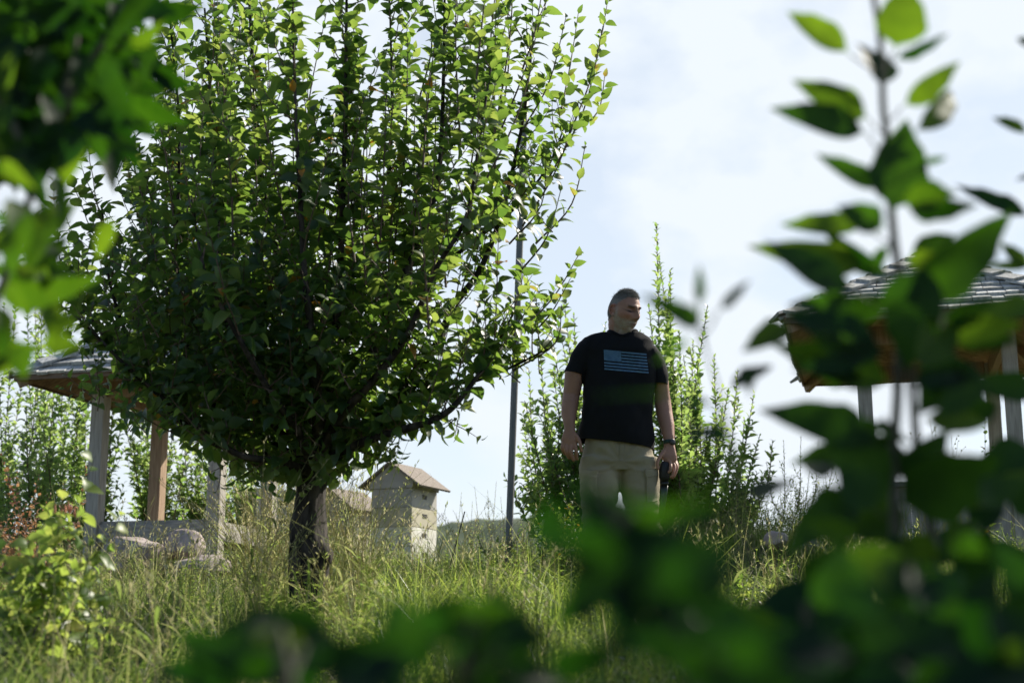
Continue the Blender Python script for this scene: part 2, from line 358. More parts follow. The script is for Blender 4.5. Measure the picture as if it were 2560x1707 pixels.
# leafy ground cover
rg = rs(8); b = Buf()
def weed(x, y, h, n, L, rg, b, wr=.3):
    z = float(ground(x, y)); a = rg.uniform(0, 6.28); l = rg.uniform(0, .25)
    u = np.linspace(.1, 1, n); c = np.stack([x + math.cos(a) * l * h * u ** 2, y + math.sin(a) * l * h * u ** 2, z + h * u], -1)
    th = np.arange(n) * 2.4 + a; d = np.stack([np.cos(th), np.sin(th), .55 + 0 * th], -1)
    tube(b, c, .0016, 3, .5)
    leaves(b, c, d, [0, 0, 1], L * (1.1 - .55 * u) * rg.uniform(.8, 1.2, n), wr, .3, .3, np.clip(rg.uniform(.2, .8) + .2 * rg.randn(n), 0, 1), ns=3)
for k in range(3600):
    y = math.sqrt(rg.uniform(2.2 ** 2, 12 ** 2)); x = rg.uniform(-.42, .42) * y
    weed(x, y, rg.uniform(.06, .30) * (.6 if (abs(x / y + .255) < .07 and y > 7.5) else 1), rg.randint(7, 16), rg.uniform(.02, .05), rg, b, rg.uniform(.14, .38))
tag(b.build('ground_cover', G['yellow']), 'low leafy weeds mixed into the grass of the slope', 'weeds', kind='stuff')
# ------------------------------------------------------------------ shoots, trees, shrubs
UP = np.array([0, 0, 1.])
def path(p0, d0, length, rg, k=7, rise=.5, wob=.05):
    p = [np.asarray(p0, float)]; d = nrm(d0); s = length / k
    for _ in range(k):
        d = nrm(d + UP * rise / k + rg.randn(3) * wob); p.append(p[-1] + d * s)
    return np.array(p)
def leafy(lb, sb, pts, r0, L, sp, rg, start=.08, ang=.9, wr=.27, arch=.35, tint=(.1, .9), bend=.0, tipL=.5, n=4, ns=4, pet=.1, fold=.35):
    """stem along pts with alternate leaves"""
    tube(sb, pts, np.linspace(r0, r0 * .35, len(pts)), n, rg.rand())
    seg = np.linalg.norm(np.diff(pts, axis=0), axis=1); cum = np.concatenate([[0], np.cumsum(seg)]); tot = cum[-1]
    s = np.arange(tot * start, tot, sp); s = s + rg.uniform(-.3, .3, len(s)) * sp
    if len(s) == 0: return
    s = np.clip(s, 0, tot); c = np.stack([np.interp(s, cum, pts[:, a]) for a in range(3)], -1)
    tg = nrm(np.stack([np.interp(s, cum, np.gradient(pts[:, a])) for a in range(3)], -1))
    th = np.arange(len(s)) * 2.399 + rg.rand() * 6.28 + rg.randn(len(s)) * .25
    a = nrm(np.cross(tg, np.array([.2, .9, .1]))); bb = np.cross(tg, a)
    rad = np.cos(th)[:, None] * a + np.sin(th)[:, None] * bb
    q = s / tot; A = ang * (1 - .45 * q ** 3)
    A = np.broadcast_to(A, (len(s),)) + rg.randn(len(s)) * .18
    d = tg * np.cos(A)[:, None] + rad * np.sin(A)[:, None] - UP * bend
    up = tg * np.sin(A)[:, None] - rad * np.cos(A)[:, None] + rg.randn(len(s), 3) * .3
    LL = L * (1 - (1 - tipL) * q ** 4) * rg.uniform(.6, 1.2, len(s))
    t = tint[0] + (tint[1] - tint[0]) * rg.rand(len(s)); t = np.where(rg.rand(len(s)) < .005, 1.0, t)
    leaves(lb, c, d, up, LL, wr * rg.uniform(.85, 1.15, len(s)), arch * rg.uniform(.3, 1.6, len(s)), fold, t, ns=ns, pet=pet)

# --- the apple tree in front
def apple_tree():
    rg = rs(21); TY = 6.0
    base = D(705, 1440, TY); base[2] = float(ground(base[0], TY)) - .03
    root = thing('apple_tree', 'large bushy apple tree with dark burled trunk and upright leafy shoots left of the man', 'tree', base)
    # trunk with burl and rough bark
    tp = spline([base, D(703, 1330, TY), D(708, 1220, TY), D(712, 1130, TY), D(722, 1075, TY)], 10)
    n = 22; m_ = len(tp); rad = np.interp(np.linspace(0, 1, m_), [0, .12, .5, .8, 1], [.084, .070, .061, .058, .070])
    V = []
    for i_, p in enumerate(tp):
        for k in range(n):
            th = 2 * math.pi * k / n; q = Vector((math.cos(th), math.sin(th), p[2] * 1.2))
            rr = rad[i_] * (1 + .42 * mnoise.noise(q * 2.2) + .26 * mnoise.noise(q * 6.0) + .08 * mnoise.noise(Vector((q.x * 14, q.y * 14, q.z * 3))))
            d_ = Vector((math.cos(th), math.sin(th), (p[2] - D(755, 1275, TY)[2]) / .07)); 
            rr += .055 * math.exp(-((th - 5.95) / .55) ** 2 - d_.z ** 2)
            rr += .022 * math.exp(-((th - 3.4) / .6) ** 2 - ((p[2] - D(700, 1215, TY)[2]) / .05) ** 2)
            V.append(p + np.array([math.cos(th), math.sin(th), 0]) * rr)
    bt = Buf(); i = np.arange(m_ - 1)[:, None] * n; j = np.arange(n)[None]; j2 = (j + 1) % n
    bt.add(V, np.stack([i + j, i + j2, i + n + j2, i + n + j], -1).reshape(-1, 4)); trunk = bt.build('trunk', M['bark'], root)
    F0 = (718, 1085)
    limbs = [  # display-pixel polylines, depth end offset
     ([F0, (775, 1045), (860, 1005), (1006, 959), (1076, 892), (1133, 804), (1178, 723)], -.35, .030),
     ([F0, (790, 1030), (897, 962), (939, 913), (1027, 881), (1087, 875), (1168, 846), (1260, 800)], .1, .028),
     ([F0, (830, 1000), (929, 902), (967, 839), (1006, 786), (1041, 705), (1097, 628), (1136, 540), (1175, 400), (1205, 250), (1225, 60)], .25, .036),
     ([F0, (800, 950), (850, 830), (900, 700), (960, 560), (1005, 420), (1018, 200), (1022, -60)], -.1, .036),
     ([F0, (740, 960), (765, 820), (782, 600), (792, 300), (797, -70)], -.3, .036),
     ([F0, (700, 950), (685, 800), (640, 600), (600, 400), (578, 100), (570, -70)], .1, .034),
     ([F0, (670, 1010), (600, 940), (560, 850), (515, 700), (500, 500), (482, 200), (470, 20)], -.35, .030),
     ([F0, (650, 1035), (560, 990), (480, 920), (430, 800), (405, 600), (412, 300), (388, 20)], .15, .030),
     ([F0, (620, 1050), (480, 1010), (370, 920), (300, 790), (250, 640), (235, 480)], -.1, .026),
     ([F0, (600, 1065), (450, 985), (330, 890), (230, 760), (150, 650), (95, 560)], .3, .024),
     ([F0, (640, 1060), (540, 1040), (430, 960), (300, 850), (190, 740), (120, 690)], -.5, .022),
     ([F0, (760, 980), (830, 880), (900, 760), (985, 640), (1080, 560), (1180, 480), (1260, 380), (1300, 280)], .6, .026),
     ([F0, (740, 940), (800, 780), (850, 620), (890, 440), (900, 240), (895, 0)], .7, .030),
     ([F0, (700, 960), (660, 820), (600, 680), (540, 520), (520, 340), (515, 120)], .75, .028),
     ([F0, (660, 1000), (560, 900), (470, 780), (390, 640), (330, 500), (320, 330)], .6, .026),
     ([F0, (730, 950), (720, 800), (700, 640), (690, 460), (680, 280), (672, 0)], -.65, .028),
     ([F0, (780, 960), (860, 870), (940, 760), (1000, 620), (1070, 500), (1100, 330), (1130, 140)], -.6, .026),
     ([F0, (690, 1000), (620, 900), (540, 760), (470, 620), (440, 450)], -.7, .024),
    ]
    lb, sb = Buf(), Buf()
    for li, (pl, dz, r0) in enumerate(limbs):
        m_ = len(pl); q = np.linspace(0, 1, m_)
        P = spline([D(x, y, TY + dz * math.sin(min(1, v * 1.6) * math.pi / 2) + .06 * math.sin(9 * v + li)) for (x, y), v in zip(pl, q)], 6)
        bb = Buf(); rr = r0 * (1 - .86 * np.linspace(0, 1, len(P)) ** .7); tube(bb, P, rr, 9); bb.build('limb', M['bark'], root)
        seg = np.linalg.norm(np.diff(P, axis=0), axis=1); cum = np.concatenate([[0], np.cumsum(seg)]); T = cum[-1]
        at = lambda s: np.array([np.interp(s, cum, P[:, a]) for a in range(3)])
        ns_ = int(T / .085)
        for k in range(ns_):
            s = T * (.16 + .84 * (k + rg.rand()) / ns_); p = at(s)
            px = 1280 + p[0] / p[1] * FPX; 
            lean = (px * .9188 - 720) / 900.0
            dirv = np.array([lean * .65 + rg.randn() * .55, rg.randn() * .5, .75 + .25 * rg.rand()])
            ln = rg.uniform(.16, .62) * (1.15 if s / T > .4 else .85)
            if px * .9188 > 1150: ln *= .62
            if p[2] > CZ + 1.15: ln *= .8
            pts = path(p, dirv, ln, rg, 7, .7, .05)
            leafy(lb, sb, pts, .0036, .092, .027, rg, .10, .95, .30, .45, (.0, .9))
        # spurs: short rosettes of leaves on the limb
        for k in range(int(T / .028)):
            s = T * (.12 + .88 * rg.rand()); p = at(s)
            if p[2] > CZ + 1.2 and rg.rand() < .88: continue
            if p[0] > -.35 and rg.rand() < .45: continue
            dv = nrm(rg.randn(3) + np.array([0, 0, .5]))
            pts = path(p, dv, rg.uniform(.02, .16), rg, 3, .3, .1)
            leafy(lb, sb, pts, .003, .080, .016, rg, .2, 1.0, .30, .5, (.0, .8))
        # the tip of the limb carries leaves too
        pts = P[int(len(P) * .72):]; leafy(lb, sb, pts, .004, .074, .028, rg, 0, .95, .28, .4)
    # shade-filling twigs deep in the crown
    for k in range(720):
        x = rg.normal(590, 190); y = rg.normal(770, 150)
        if not (190 < x < 930 and 300 < y < 1060) or y > 1060 - abs(x - 700) * .12: continue
        p = D(x, y, TY + rg.uniform(-.6, .8)); dv = np.array([rg.randn() * .7, rg.randn() * .7, .5])
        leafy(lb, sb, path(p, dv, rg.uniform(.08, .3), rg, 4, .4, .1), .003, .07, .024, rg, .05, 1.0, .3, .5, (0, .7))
    # tall whips that fill the upper crown
    for k in range(84):
        x0 = rg.uniform(330, 1150); y0 = rg.uniform(380, 760) if x0 < 1050 else rg.uniform(300, 560); x1 = x0 + (x0 - 720) * .13 + rg.randn() * 34; y1 = y0 - rg.uniform(240, 520)
        if x1 > 1330: continue
        if x0 < 480: y1 = max(y1, 60 + (480 - x0) * .9)
        Yk = TY + rg.uniform(-.6, .7); p = D(x0, y0, Yk); e = D(x1, y1, Yk + rg.uniform(-.1, .1)); mid = (p + e) / 2 + rg.randn(3) * .025
        leafy(lb, sb, spline([p, mid, e], 5), .0055, .096, .030, rg, .0, .9, .29, .42, (.1, .95))
    for k in range(18):
        x0 = rg.uniform(1020, 1275); y0 = rg.uniform(520, 880); p = D(x0, y0, TY + rg.uniform(-.4, .5))
        leafy(lb, sb, path(p, [.25 + rg.randn() * .5, rg.randn() * .4, .7], rg.uniform(.12, .34), rg, 5, .6, .08), .003, .084, .026, rg, .05, .95, .29, .45, (.2, .95))
    # sparse side shoots on the upper right edge
    for (x0, y0, x1, y1) in [(1170, 560, 1255, 330), (1200, 520, 1330, 230), (1255, 420, 1385, 60), (1300, 330, 1400, -20), (1200, 300, 1300, 40), (1150, 300, 1262, -20),
                             (1180, 640, 1290, 430), (1230, 560, 1345, 330), (1180, 770, 1335, 575), (1230, 760, 1310, 640), (1110, 200, 1140, -30), (1060, 250, 1075, -60),
                             (1180, 850, 1290, 700), (1010, 300, 1150, 20), (1290, 250, 1330, 20), (1200, 160, 1250, -50), (960, 240, 940, -60), (1320, 300, 1390, 170)]:
        p = D(x0, y0, TY + rg.uniform(-.3, .4)); e = D(x1, y1, TY + rg.uniform(-.3, .4)); mid = (p + e) / 2 + rg.randn(3) * .02 + np.array([.03, 0, -.02])
        leafy(lb, sb, spline([p, mid, e], 5), .005, .078, .034, rg, .0, .85, .28, .35, (.2, .95))
    for (x0, y0) in [(660, 1060), (700, 1050), (740, 1040), (760, 1060), (640, 1090), (690, 1040), (780, 1060), (600, 1060), (520, 1080), (860, 1005), (922, 997), (1006, 959), (980, 900), (1040, 960), (830, 1035), (560, 1050), (470, 1000), (620, 1040)]:
        for _ in range(3):
            p = D(x0 + rg.randn() * 14, y0 + rg.randn() * 5, TY + rg.uniform(-.3, .1)); leafy(lb, sb, path(p, [rg.randn() * .8, rg.randn() * .4, -.35], rg.uniform(.06, .17), rg, 4, .2, .1), .003, .08, .026, rg, .2, 1, .31, .6, (.2, .9))
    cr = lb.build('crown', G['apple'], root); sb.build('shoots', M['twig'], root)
apple_tree()

def added_shade_tree(label, x, y, h, r, seed, n):  # unseen tree, added to cast shade on the foreground
    rg = rs(seed); z = float(ground(x, y)); base = np.array([x, y, z - .05]); root = thing('added_shade_tree', label, 'tree', base, 'added shade trees out of view')
    lb, sb = Buf(), Buf(); top = base + UP * h * .45
    tube(sb, spline([base, base + UP * h * .2 + [.05, 0, 0], top], 5), np.linspace(.10, .07, 11), 10)
    for k in range(n):
        a = rg.uniform(0, 6.283); e = rg.uniform(.15, 1.45); q = rg.rand() ** .4
        tip = top + np.array([math.cos(a) * math.cos(e) * r, math.sin(a) * math.cos(e) * r, math.sin(e) * h * .62 - .15 * h]) * q
        P = spline([top - UP * rg.uniform(0, .3), top * .5 + tip * .5 + rg.randn(3) * .1, tip], 5); tube(sb, P, np.linspace(.025, .006, len(P)), 5)
        for _ in range(5):
            leafy(lb, sb, path(P[rg.randint(3, len(P))], [rg.randn(), rg.randn(), .6], rg.uniform(.25, .6), rg, 5, .5, .08), .004, .10, .03, rg, .05, .95, .34, .4, (0, .8), ns=3)
    lb.build('crown', G['apple'], root); sb.build('trunk', M['bark'], root)
added_shade_tree('unseen leafy tree added beyond the right edge to shade the foreground', 2.8, 3.3, 3.2, 1.05, 300, 240)
added_shade_tree('second unseen leafy tree added beyond the right edge for shade, farther up the slope', 5.6, 7.7, 6.8, 1.4, 301, 190)
# --- fan shrubs and young fruit trees behind
def fan_shrub(name, label, cat, basepx, Yb, tops, seed, L=.06, sp=.022, lat=5, group=None, mat='bright', dY=.35, latlen=(.12, .4), r0=.008, wr=.24, tint=(0, 1), arch=.35, spread=.12, ns=3, start=.12, latstart=.1, ang=.8):
    rg = rs(seed); bx, _ = basepx; p0 = D(bx, basepx[1], Yb); p0[2] = float(ground(p0[0], Yb)) - .03
    root = thing(name, label, cat, p0, group); lb, sb = Buf(), Buf()
    tops = list(tops) + [(tx + rg.uniform(-45, 45), ty + rg.uniform(40, 220)) for (tx, ty) in tops if name == 'young_fruit_tree' and not group for _ in range(1) if ty + 200 < basepx[1]]
    for (tx, ty) in tops:
        Ye = Yb + rg.uniform(-dY, dY); e = D(tx, ty, Ye); s = p0 + np.array([rg.uniform(-spread, spread), rg.uniform(-spread, spread), 0])
        mid = s * .5 + e * .5 + rg.randn(3) * .045 + np.array([(e[0] - s[0]) * .16, 0, -.08 * np.linalg.norm(e - s) * min(1, abs(e[0] - s[0]))])
        P = spline([s, mid, e], 7)
        leafy(lb, sb, P, r0, L, sp, rg, start, ang, wr, arch, tint, ns=ns, tipL=.45)
        T = np.linalg.norm(e - s)
        for _ in range(lat):
            v = rg.uniform(latstart, .82); k = v * (len(P) - 1); i_ = int(k); p = P[i_] + (P[min(i_ + 1, len(P) - 1)] - P[i_]) * (k - i_)
            a = rg.uniform(0, 6.28); dv = np.array([math.cos(a) * .6, math.sin(a) * .6, .8])
            leafy(lb, sb, path(p, dv, rg.uniform(*latlen) * (1.25 - v), rg, 5, .8, .05), r0 * .45, L * .9, sp, rg, .05, ang, wr, arch, tint, ns=ns)
    lb.build('foliage', G[mat], root); sb.build('stems', M['twig'], root)
    return root
fan_shrub('young_fruit_tree', 'young fruit tree with upright leafy shoots directly left of the man', 'shrub', (1330, 1250), 10.6,
          [(1290, 640), (1262, 730), (1318, 720), (1215, 850), (1200, 960), (1340, 800), (1240, 800), (1205, 1060), (1290, 900), (1390, 745), (1350, 900), (1420, 760), (1205, 920), (1255, 960), (1230, 1120)], 31, L=.10, sp=.021, lat=8, latlen=(.14, .45), wr=.25)
fan_shrub('young_fruit_tree', 'tall young fruit tree whose tallest leafy spire rises above the man\'s head', 'shrub', (1545, 1200), 10.2,
          [(1508, 512), (1540, 655), (1515, 600), (1560, 760), (1490, 700), (1585, 880), (1470, 760), (1530, 720)], 32, L=.092, sp=.015, lat=6, latlen=(.12, .34), wr=.25)
fan_shrub('young_fruit_tree', 'slender young fruit tree of pale green spires between the man and the right shelter', 'shrub', (1590, 1210), 10.9,
          [(1625, 700), (1592, 780), (1640, 820), (1605, 850), (1570, 820), (1660, 930), (1625, 980)], 33, L=.092, sp=.016, lat=7, latlen=(.12, .36), wr=.25)
fan_shrub('young_fruit_tree', 'short young fruit tree with two forked tips left of the right shelter roof', 'shrub', (1640, 1230), 11.2,
          [(1695, 850), (1732, 905), (1710, 960), (1745, 1000), (1680, 1010), (1775, 1010), (1760, 1080)], 34, L=.092, sp=.018, lat=7, latlen=(.14, .4), wr=.25)
left = [((-40, 1240), 12.6, 35, [(-60, 640), (10, 700), (40, 650), (90, 740), (-20, 760), (60, 820), (120, 860), (0, 900)]),
        ((120, 1240), 13.4, 36, [(60, 560), (100, 470), (160, 520), (190, 620), (130, 640), (80, 700), (220, 700), (180, 800), (110, 840)]),
        ((215, 1240), 12.9, 37, [(190, 560), (250, 640), (290, 760), (230, 720), (300, 860), (180, 900), (260, 900), (215, 980), (150, 960)]),
        ((330, 1240), 13.2, 38, [(310, 800), (350, 860), (270, 900), (390, 880), (340, 960), (300, 1000), (400, 980), (370, 1040), (330, 900)]),
        ((430, 1240), 13.0, 39, [(420, 900), (380, 960), (450, 960), (470, 1020), (400, 1020), (440, 1060), (490, 940), (360, 1000), (460, 890)]),
        ((545, 1245), 13.6, 40, [(500, 1010), (530, 1040), (560, 1080), (520, 1100), (590, 1120), (480, 1060), (570, 1030)]),
        ((30, 1240), 11.9, 41, [(-30, 900), (20, 960), (60, 930), (100, 980), (-10, 1040), (150, 1010), (80, 1060)])]
labs = ['leafy young fruit tree at the far left edge behind the left shelter', 'tallest young fruit tree rising behind the left shelter roof', 'young fruit tree seen behind the left post of the left shelter',
        'leafy young fruit tree between the two left posts of the left shelter', 'leafy young fruit tree between the middle and front right posts of the left shelter', 'small pale young fruit tree right of the left shelter posts', 'low young fruit tree at far left beneath the shelter eave']
for (bp, Yb, sd_, tops), lab in zip(left, labs):
    fan_shrub('young_fruit_tree', lab, 'shrub', bp, Yb, tops, sd_, L=.105, sp=.026, lat=8, group='young fruit trees behind the left shelter', latlen=(.25, .7), wr=.25, dY=.7, spread=.25)
fan_shrub('feathery_bush', 'feathery pale green bush on the bank right of the man', 'bush', (1800, 1260), 10.6,
          [(1760, 1060), (1800, 1010), (1840, 1000), (1880, 1010), (1920, 1030), (1740, 1120), (1960, 1080), (1700, 1150), (1860, 1080), (1820, 1100)], 42, L=.035, sp=.014, lat=12, latlen=(.1, .35), wr=.18, mat='yellow', r0=.004, spread=.3)
fan_shrub('feathery_bush', 'yellowish feathery bush on the slope right behind the blurred leaf', 'bush', (1690, 1290), 9.6,
          [(1640, 1180), (1700, 1150), (1740, 1170), (1780, 1190), (1820, 1180), (1600, 1220), (1850, 1210)], 43, L=.04, sp=.016, lat=10, latlen=(.1, .3), wr=.16, mat='yellow', r0=.004, spread=.3)
fan_shrub('airy_bush', 'thin airy bush with tiny seed heads left of the grey pole', 'bush', (1120, 1290), 11.5,
          [(1060, 1130), (1090, 1115), (1120, 1125), (1150, 1140), (1040, 1170), (1085, 1150), (1140, 1105)], 44, L=.020, sp=.022, lat=12, latlen=(.1, .3), wr=.3, mat='grass', r0=.003, tint=(.5, .9), spread=.1)
fan_shrub('airy_bush', 'thin airy bush with tiny seed heads right of the grey pole', 'bush', (1225, 1300), 11.2,
          [(1190, 1120), (1215, 1105), (1240, 1130), (1260, 1150), (1200, 1180), (1235, 1180), (1270, 1200)], 45, L=.022, sp=.022, lat=12, latlen=(.1, .3), wr=.3, mat='grass', r0=.003, tint=(.4, .8), spread=.1)
fan_shrub('green_bush', 'low green bush at the foot of the grey pole', 'bush', (1180, 1350), 9.8,
          [(1100, 1240), (1140, 1230), (1190, 1220), (1220, 1250), (1080, 1280), (1250, 1270), (1160, 1270)], 46, L=.05, sp=.022, lat=8, latlen=(.1, .25), wr=.2, mat='apple', r0=.004, spread=.3)
fan_shrub('green_bush', 'dark leafy bush low beside the man\'s leg on the left', 'bush', (1300, 1300), 9.0,
          [(1255, 1150), (1290, 1120), (1240, 1200), (1320, 1130), (1265, 1240), (1300, 1180), (1340, 1150)], 47, L=.05, sp=.02, lat=8, latlen=(.1, .25), wr=.25, mat='apple', r0=.004, spread=.2)
fan_shrub('rust_leaved_shrub', 'shrub of dried rusty orange leaves at the left edge beneath the shelter eave', 'shrub', (40, 1290), 8.6,
          [(0, 1040), (40, 1080), (90, 1090), (60, 1150), (-20, 1100), (120, 1130), (20, 1180), (85, 1180), (150, 1100), (200, 1065)], 48, L=.045, sp=.03, lat=7, latlen=(.1, .3), wr=.35, mat='rust', r0=.004, spread=.35)
fan_shrub('climbing_plant', 'small leafy climber beside the right post of the right shelter', 'plant', (2262, 1260), 8.2,
          [(2262, 940), (2280, 1010), (2240, 1090)], 49, L=.05, sp=.035, lat=3, latlen=(.05, .15), wr=.35, mat='apple', r0=.003, spread=.05, dY=.1)
# dry stalks against the sky under the right shelter
rg = rs(50); root = None
for k, (x0, y0, x1, y1) in enumerate([(2150, 1180, 2100, 935), (2175, 1180, 2135, 960), (2200, 1190, 2185, 1000), (2120, 1180, 2110, 1000), (2230, 1180, 2190, 1030)]):
    a = D(x0, 1300, 8.4); a[2] = float(ground(a[0], 8.4)); e = D(x1, y1, 8.4 + .1 * k)
    root = thing('dry_stalk', ['tallest dry seeding stalk, leftmost against the sky under the right shelter', 'second dry seeding stalk from the left under the right shelter', 'middle-height dry stalk, second from the right under the right shelter', 'short dry stalk leaning beside the tallest one under the right shelter', 'rightmost dry stalk leaning left under the right shelter'][k], 'dry stalk', a, 'dry stalks under the right shelter')
    sb = Buf(); P = spline([a, (a + e) / 2 + [.02 * rg.randn(), 0, 0], e], 5); tube(sb, P, np.linspace(.003, .001, len(P)), 4, .9)
    for _ in range(9):
        v = rg.uniform(.45, 1); i_ = int(v * (len(P) - 1)); pp = path(P[i_], [rg.randn() * .6, rg.randn() * .4, .7], rg.uniform(.05, .14), rg, 3, .3, .1); tube(sb, pp, .0008, 3, .8)
        leaves(sb, pp[1:], rg.randn(3, 3), rg.randn(3, 3), .016, .35, .1, .3, .9, ns=2)
    sb.build('stem', G['grass'], root)

# --- yellow-green berry plant at the lower left, in the sun
def berry_plant():
    rg = rs(60); Yb = 4.1; p0 = D(120, 1480, Yb); p0[2] = float(ground(p0[0], Yb))
    root = thing('berry_plant', 'sunlit yellow-green broad leaved plant with reddish pods at the lower left', 'plant', p0)
    lb, sb, bb = Buf(), Buf(), Buf()
    for (x, y) in [(150, 1105), (185, 1150), (110, 1180), (60, 1230), (205, 1290), (140, 1260), (225, 1380), (30, 1310), (170, 1340), (90, 1330), (215, 1230), (-10, 1240), (250, 1420), (10, 1400)]:
        e = D(x, y, Yb + rg.uniform(-.3, .3)); s = p0 + np.array([rg.uniform(-.12, .12), rg.uniform(-.2, .2), 0]); P = spline([s, (s + e) / 2 + [(e[0] - s[0]) * .2, 0, .03], e], 6)
        leafy(lb, sb, P, .003, .062, .024, rg, .25, 1.15, .36, .4, (.1, .95), bend=.15, tipL=.7)
        for _ in range(3):
            i_ = rg.randint(4, len(P)); leafy(lb, sb, path(P[i_], [rg.randn() * .8, rg.randn() * .6, .4], rg.uniform(.08, .18), rg, 3, .3, .1), .002, .058, .024, rg, .2, 1.1, .36, .4, (.1, .95), bend=.15, tipL=.7)
    c = D(152, 1172, Yb - .1); podm = solid('red_pod', (.45, .16, .10), (.55, .24, .15), 30, .5)
    for k in range(9):
        bb = Buf(); q = c + np.array([.006 * (k - 4) + rg.randn() * .003, rg.randn() * .02, rg.randn() * .006]); tube(bb, [q + [0, 0, .018], q + [0, 0, .009], q, q - [0, 0, .007], q - [0, 0, .011]], [.0006, .002, .003, .002, 0.0005], 6, .6); bb.build('pod', podm, root)
    lb.build('foliage', G['yellow'], root); sb.build('stems', M['greentwig'], root)
berry_plant()
# --- sunlit low plant on the slope right of the man
fan_shrub('broad_leaved_weed', 'sunlit yellow-green low leafy plant on the bank right of the man\'s feet', 'plant', (1690, 1400), 6.4,
          [(1640, 1340), (1665, 1325), (1700, 1320), (1730, 1330), (1760, 1345), (1790, 1360), (1740, 1365), (1680, 1360), (1620, 1380)], 61, L=.05, sp=.018, lat=3, latlen=(.04, .1), wr=.3, mat='yellow', r0=.002, spread=.15, dY=.2)

# ------------------------------------------------------------------ near, out-of-focus saplings
def bigleaf(lb, x0, y0, x1, y1, wpx, Yb, roll=0.0, arch=.12, fold=.3, tint=.5, dYt=0.0, ns=9):
    a = D(x0, y0, Yb); e = D(x1, y1, Yb + dYt); d = e - a; L = np.linalg.norm(d)
    view = nrm((a + e) / 2 - np.array([0, 0, CZ])); n0 = nrm(-view + d / L * (view @ (d / L)))
    s = np.cross(d / L, n0); up = n0 * math.cos(roll) + s * math.sin(roll)
    wr = (wpx * .6 * 1.0887 / FPX * Yb) / L / max(.35, math.cos(roll))
    leaves(lb, a, d, up, L * 1.03, wr, arch, fold, tint, ns=ns, pet=.06, wave=.012)
def sapling(name, label, cat, stems, lvs, Yb, seed, group=None, r=.0045, rnd=None):
    rg = rs(seed); p0 = D(*stems[0][-1], Yb); p0[2] = float(ground(p0[0], Yb))
    root = thing(name, label, cat, p0, group); lb, sb = Buf(), Buf()
    for st in stems:
        P = spline([D(x, y, Yb) for x, y in st], 6); tube(sb, P, np.linspace(r * .7, r * 1.3, len(P)), 8, .4)
    if name != 'leafy_branch' or True:
        e = D(*stems[0][-1], Yb); tube(sb, spline([e, (e + p0) / 2 + [.02, 0, 0], p0], 5), r * 1.3, 8, .4)
    for l in lvs:
        x0, y0, x1, y1, wp, *k = l; dy = k[0] if k else rg.uniform(-.08, .08); roll = k[1] if len(k) > 1 else rg.uniform(-.7, .7)
        bigleaf(lb, x0, y0, x1, y1, wp, Yb + dy, roll, rg.uniform(-.15, .4), rg.uniform(.15, .6), k[2] if len(k) > 2 else rg.rand(), rg.uniform(-.05, .05))
        b0 = D(x0, y0, Yb + dy); best = None       # a leaf stalk back to the nearest stem
        for st in stems:
            Q = spline([D(x, y, Yb) for x, y in st], 6); dd_ = np.linalg.norm(Q - b0 + np.array([0, 0, .02]), axis=1); i_ = int(np.argmin(dd_))
            if best is None or dd_[i_] < best[0]: best = (dd_[i_], Q[i_])
        if best[0] < .07: tube(sb, spline([best[1], (best[1] + b0) / 2 - UP * .003, b0], 4), .0011, 5, .6)
    if rnd: rnd(lb, sb, rg)
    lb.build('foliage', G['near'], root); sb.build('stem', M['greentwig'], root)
S1 = [(2003, -30), (2018, 60), (2026, 150), (2028, 240), (2038, 330), (2045, 450), (2055, 560), (2068, 660), (2066, 800), (2060, 930), (2052, 1050), (2056, 1200), (2060, 1568)]
LV = [(1954, 127, 1799, 2, 62, 0, .2, 1), (2056, 116, 2092, -46, 105, 0, .1, .9), (2024, 204, 2000, 78, 62, .02, .9, .1), (2052, 137, 2182, 86, 26, 0, .8, .1),
 (1996, 274, 1838, 183, 66, 0, .3, .8), (1993, 309, 1789, 229, 62, -.03, .5, .4), (2070, 246, 2225, 144, 50, 0, .3, .9), (2095, 309, 2267, 167, 64, .02, .2, .9),
 (2052, 492, 2077, 288, 118, -.02, .15, .5), (2119, 373, 2175, 364, 16, 0, .2, .3), (1993, 524, 1785, 506, 50, 0, .4, .8),
 (1996, 614, 1743, 561, 74, .03, .1, .9), (1964, 670, 1750, 565, 66, -.03, .7, .2), (2068, 690, 2330, 490, 120, -.05, .5, .45), (2130, 600, 2066, 850, 120, -.08, .6, .2), 
 (1815, 745, 1703, 812, 58, 0, .3, .8), (2050, 880, 1775, 795, 90, 0, .3, .6), (2030, 800, 1800, 725, 62, -.06, .9, .1), (2150, 760, 2352, 742, 66, -.05, .3, .8), (2100, 850, 2200, 700, 92, -.1, .3, .8),
 (2240, 830, 2110, 935, 118, 0, .5, .4), (2110, 850, 2250, 885, 70, -.05, .5, .2), (2020, 1020, 1771, 908, 84, -.02, .5, .3), (2030, 955, 2075, 1050, 46, 0, .9, .1),
 (2300, 925, 2165, 985, 70, .02, .4, .4), (1890, 1105, 1870, 1035, 60, 0, .3, .3), (1815, 1100, 1740, 1172, 52, 0, 1.0, .1), (1975, 1140, 1810, 1235, 96, 0, .4, .4),
 (2050, 1130, 1900, 1040, 120, 0, .3, .5), (2060, 1100, 2200, 1010, 80, 0, .5, .3), (2060, 1160, 2290, 1040, 130, -.02, .5, .4), (1990, 1000, 2100, 1100, 90, .02, .6, .3),
 (1770, 835, 1688, 918, 42, .03, .9, .1), (2040, 560, 2000, 640, 30, 0, .4, .3)]
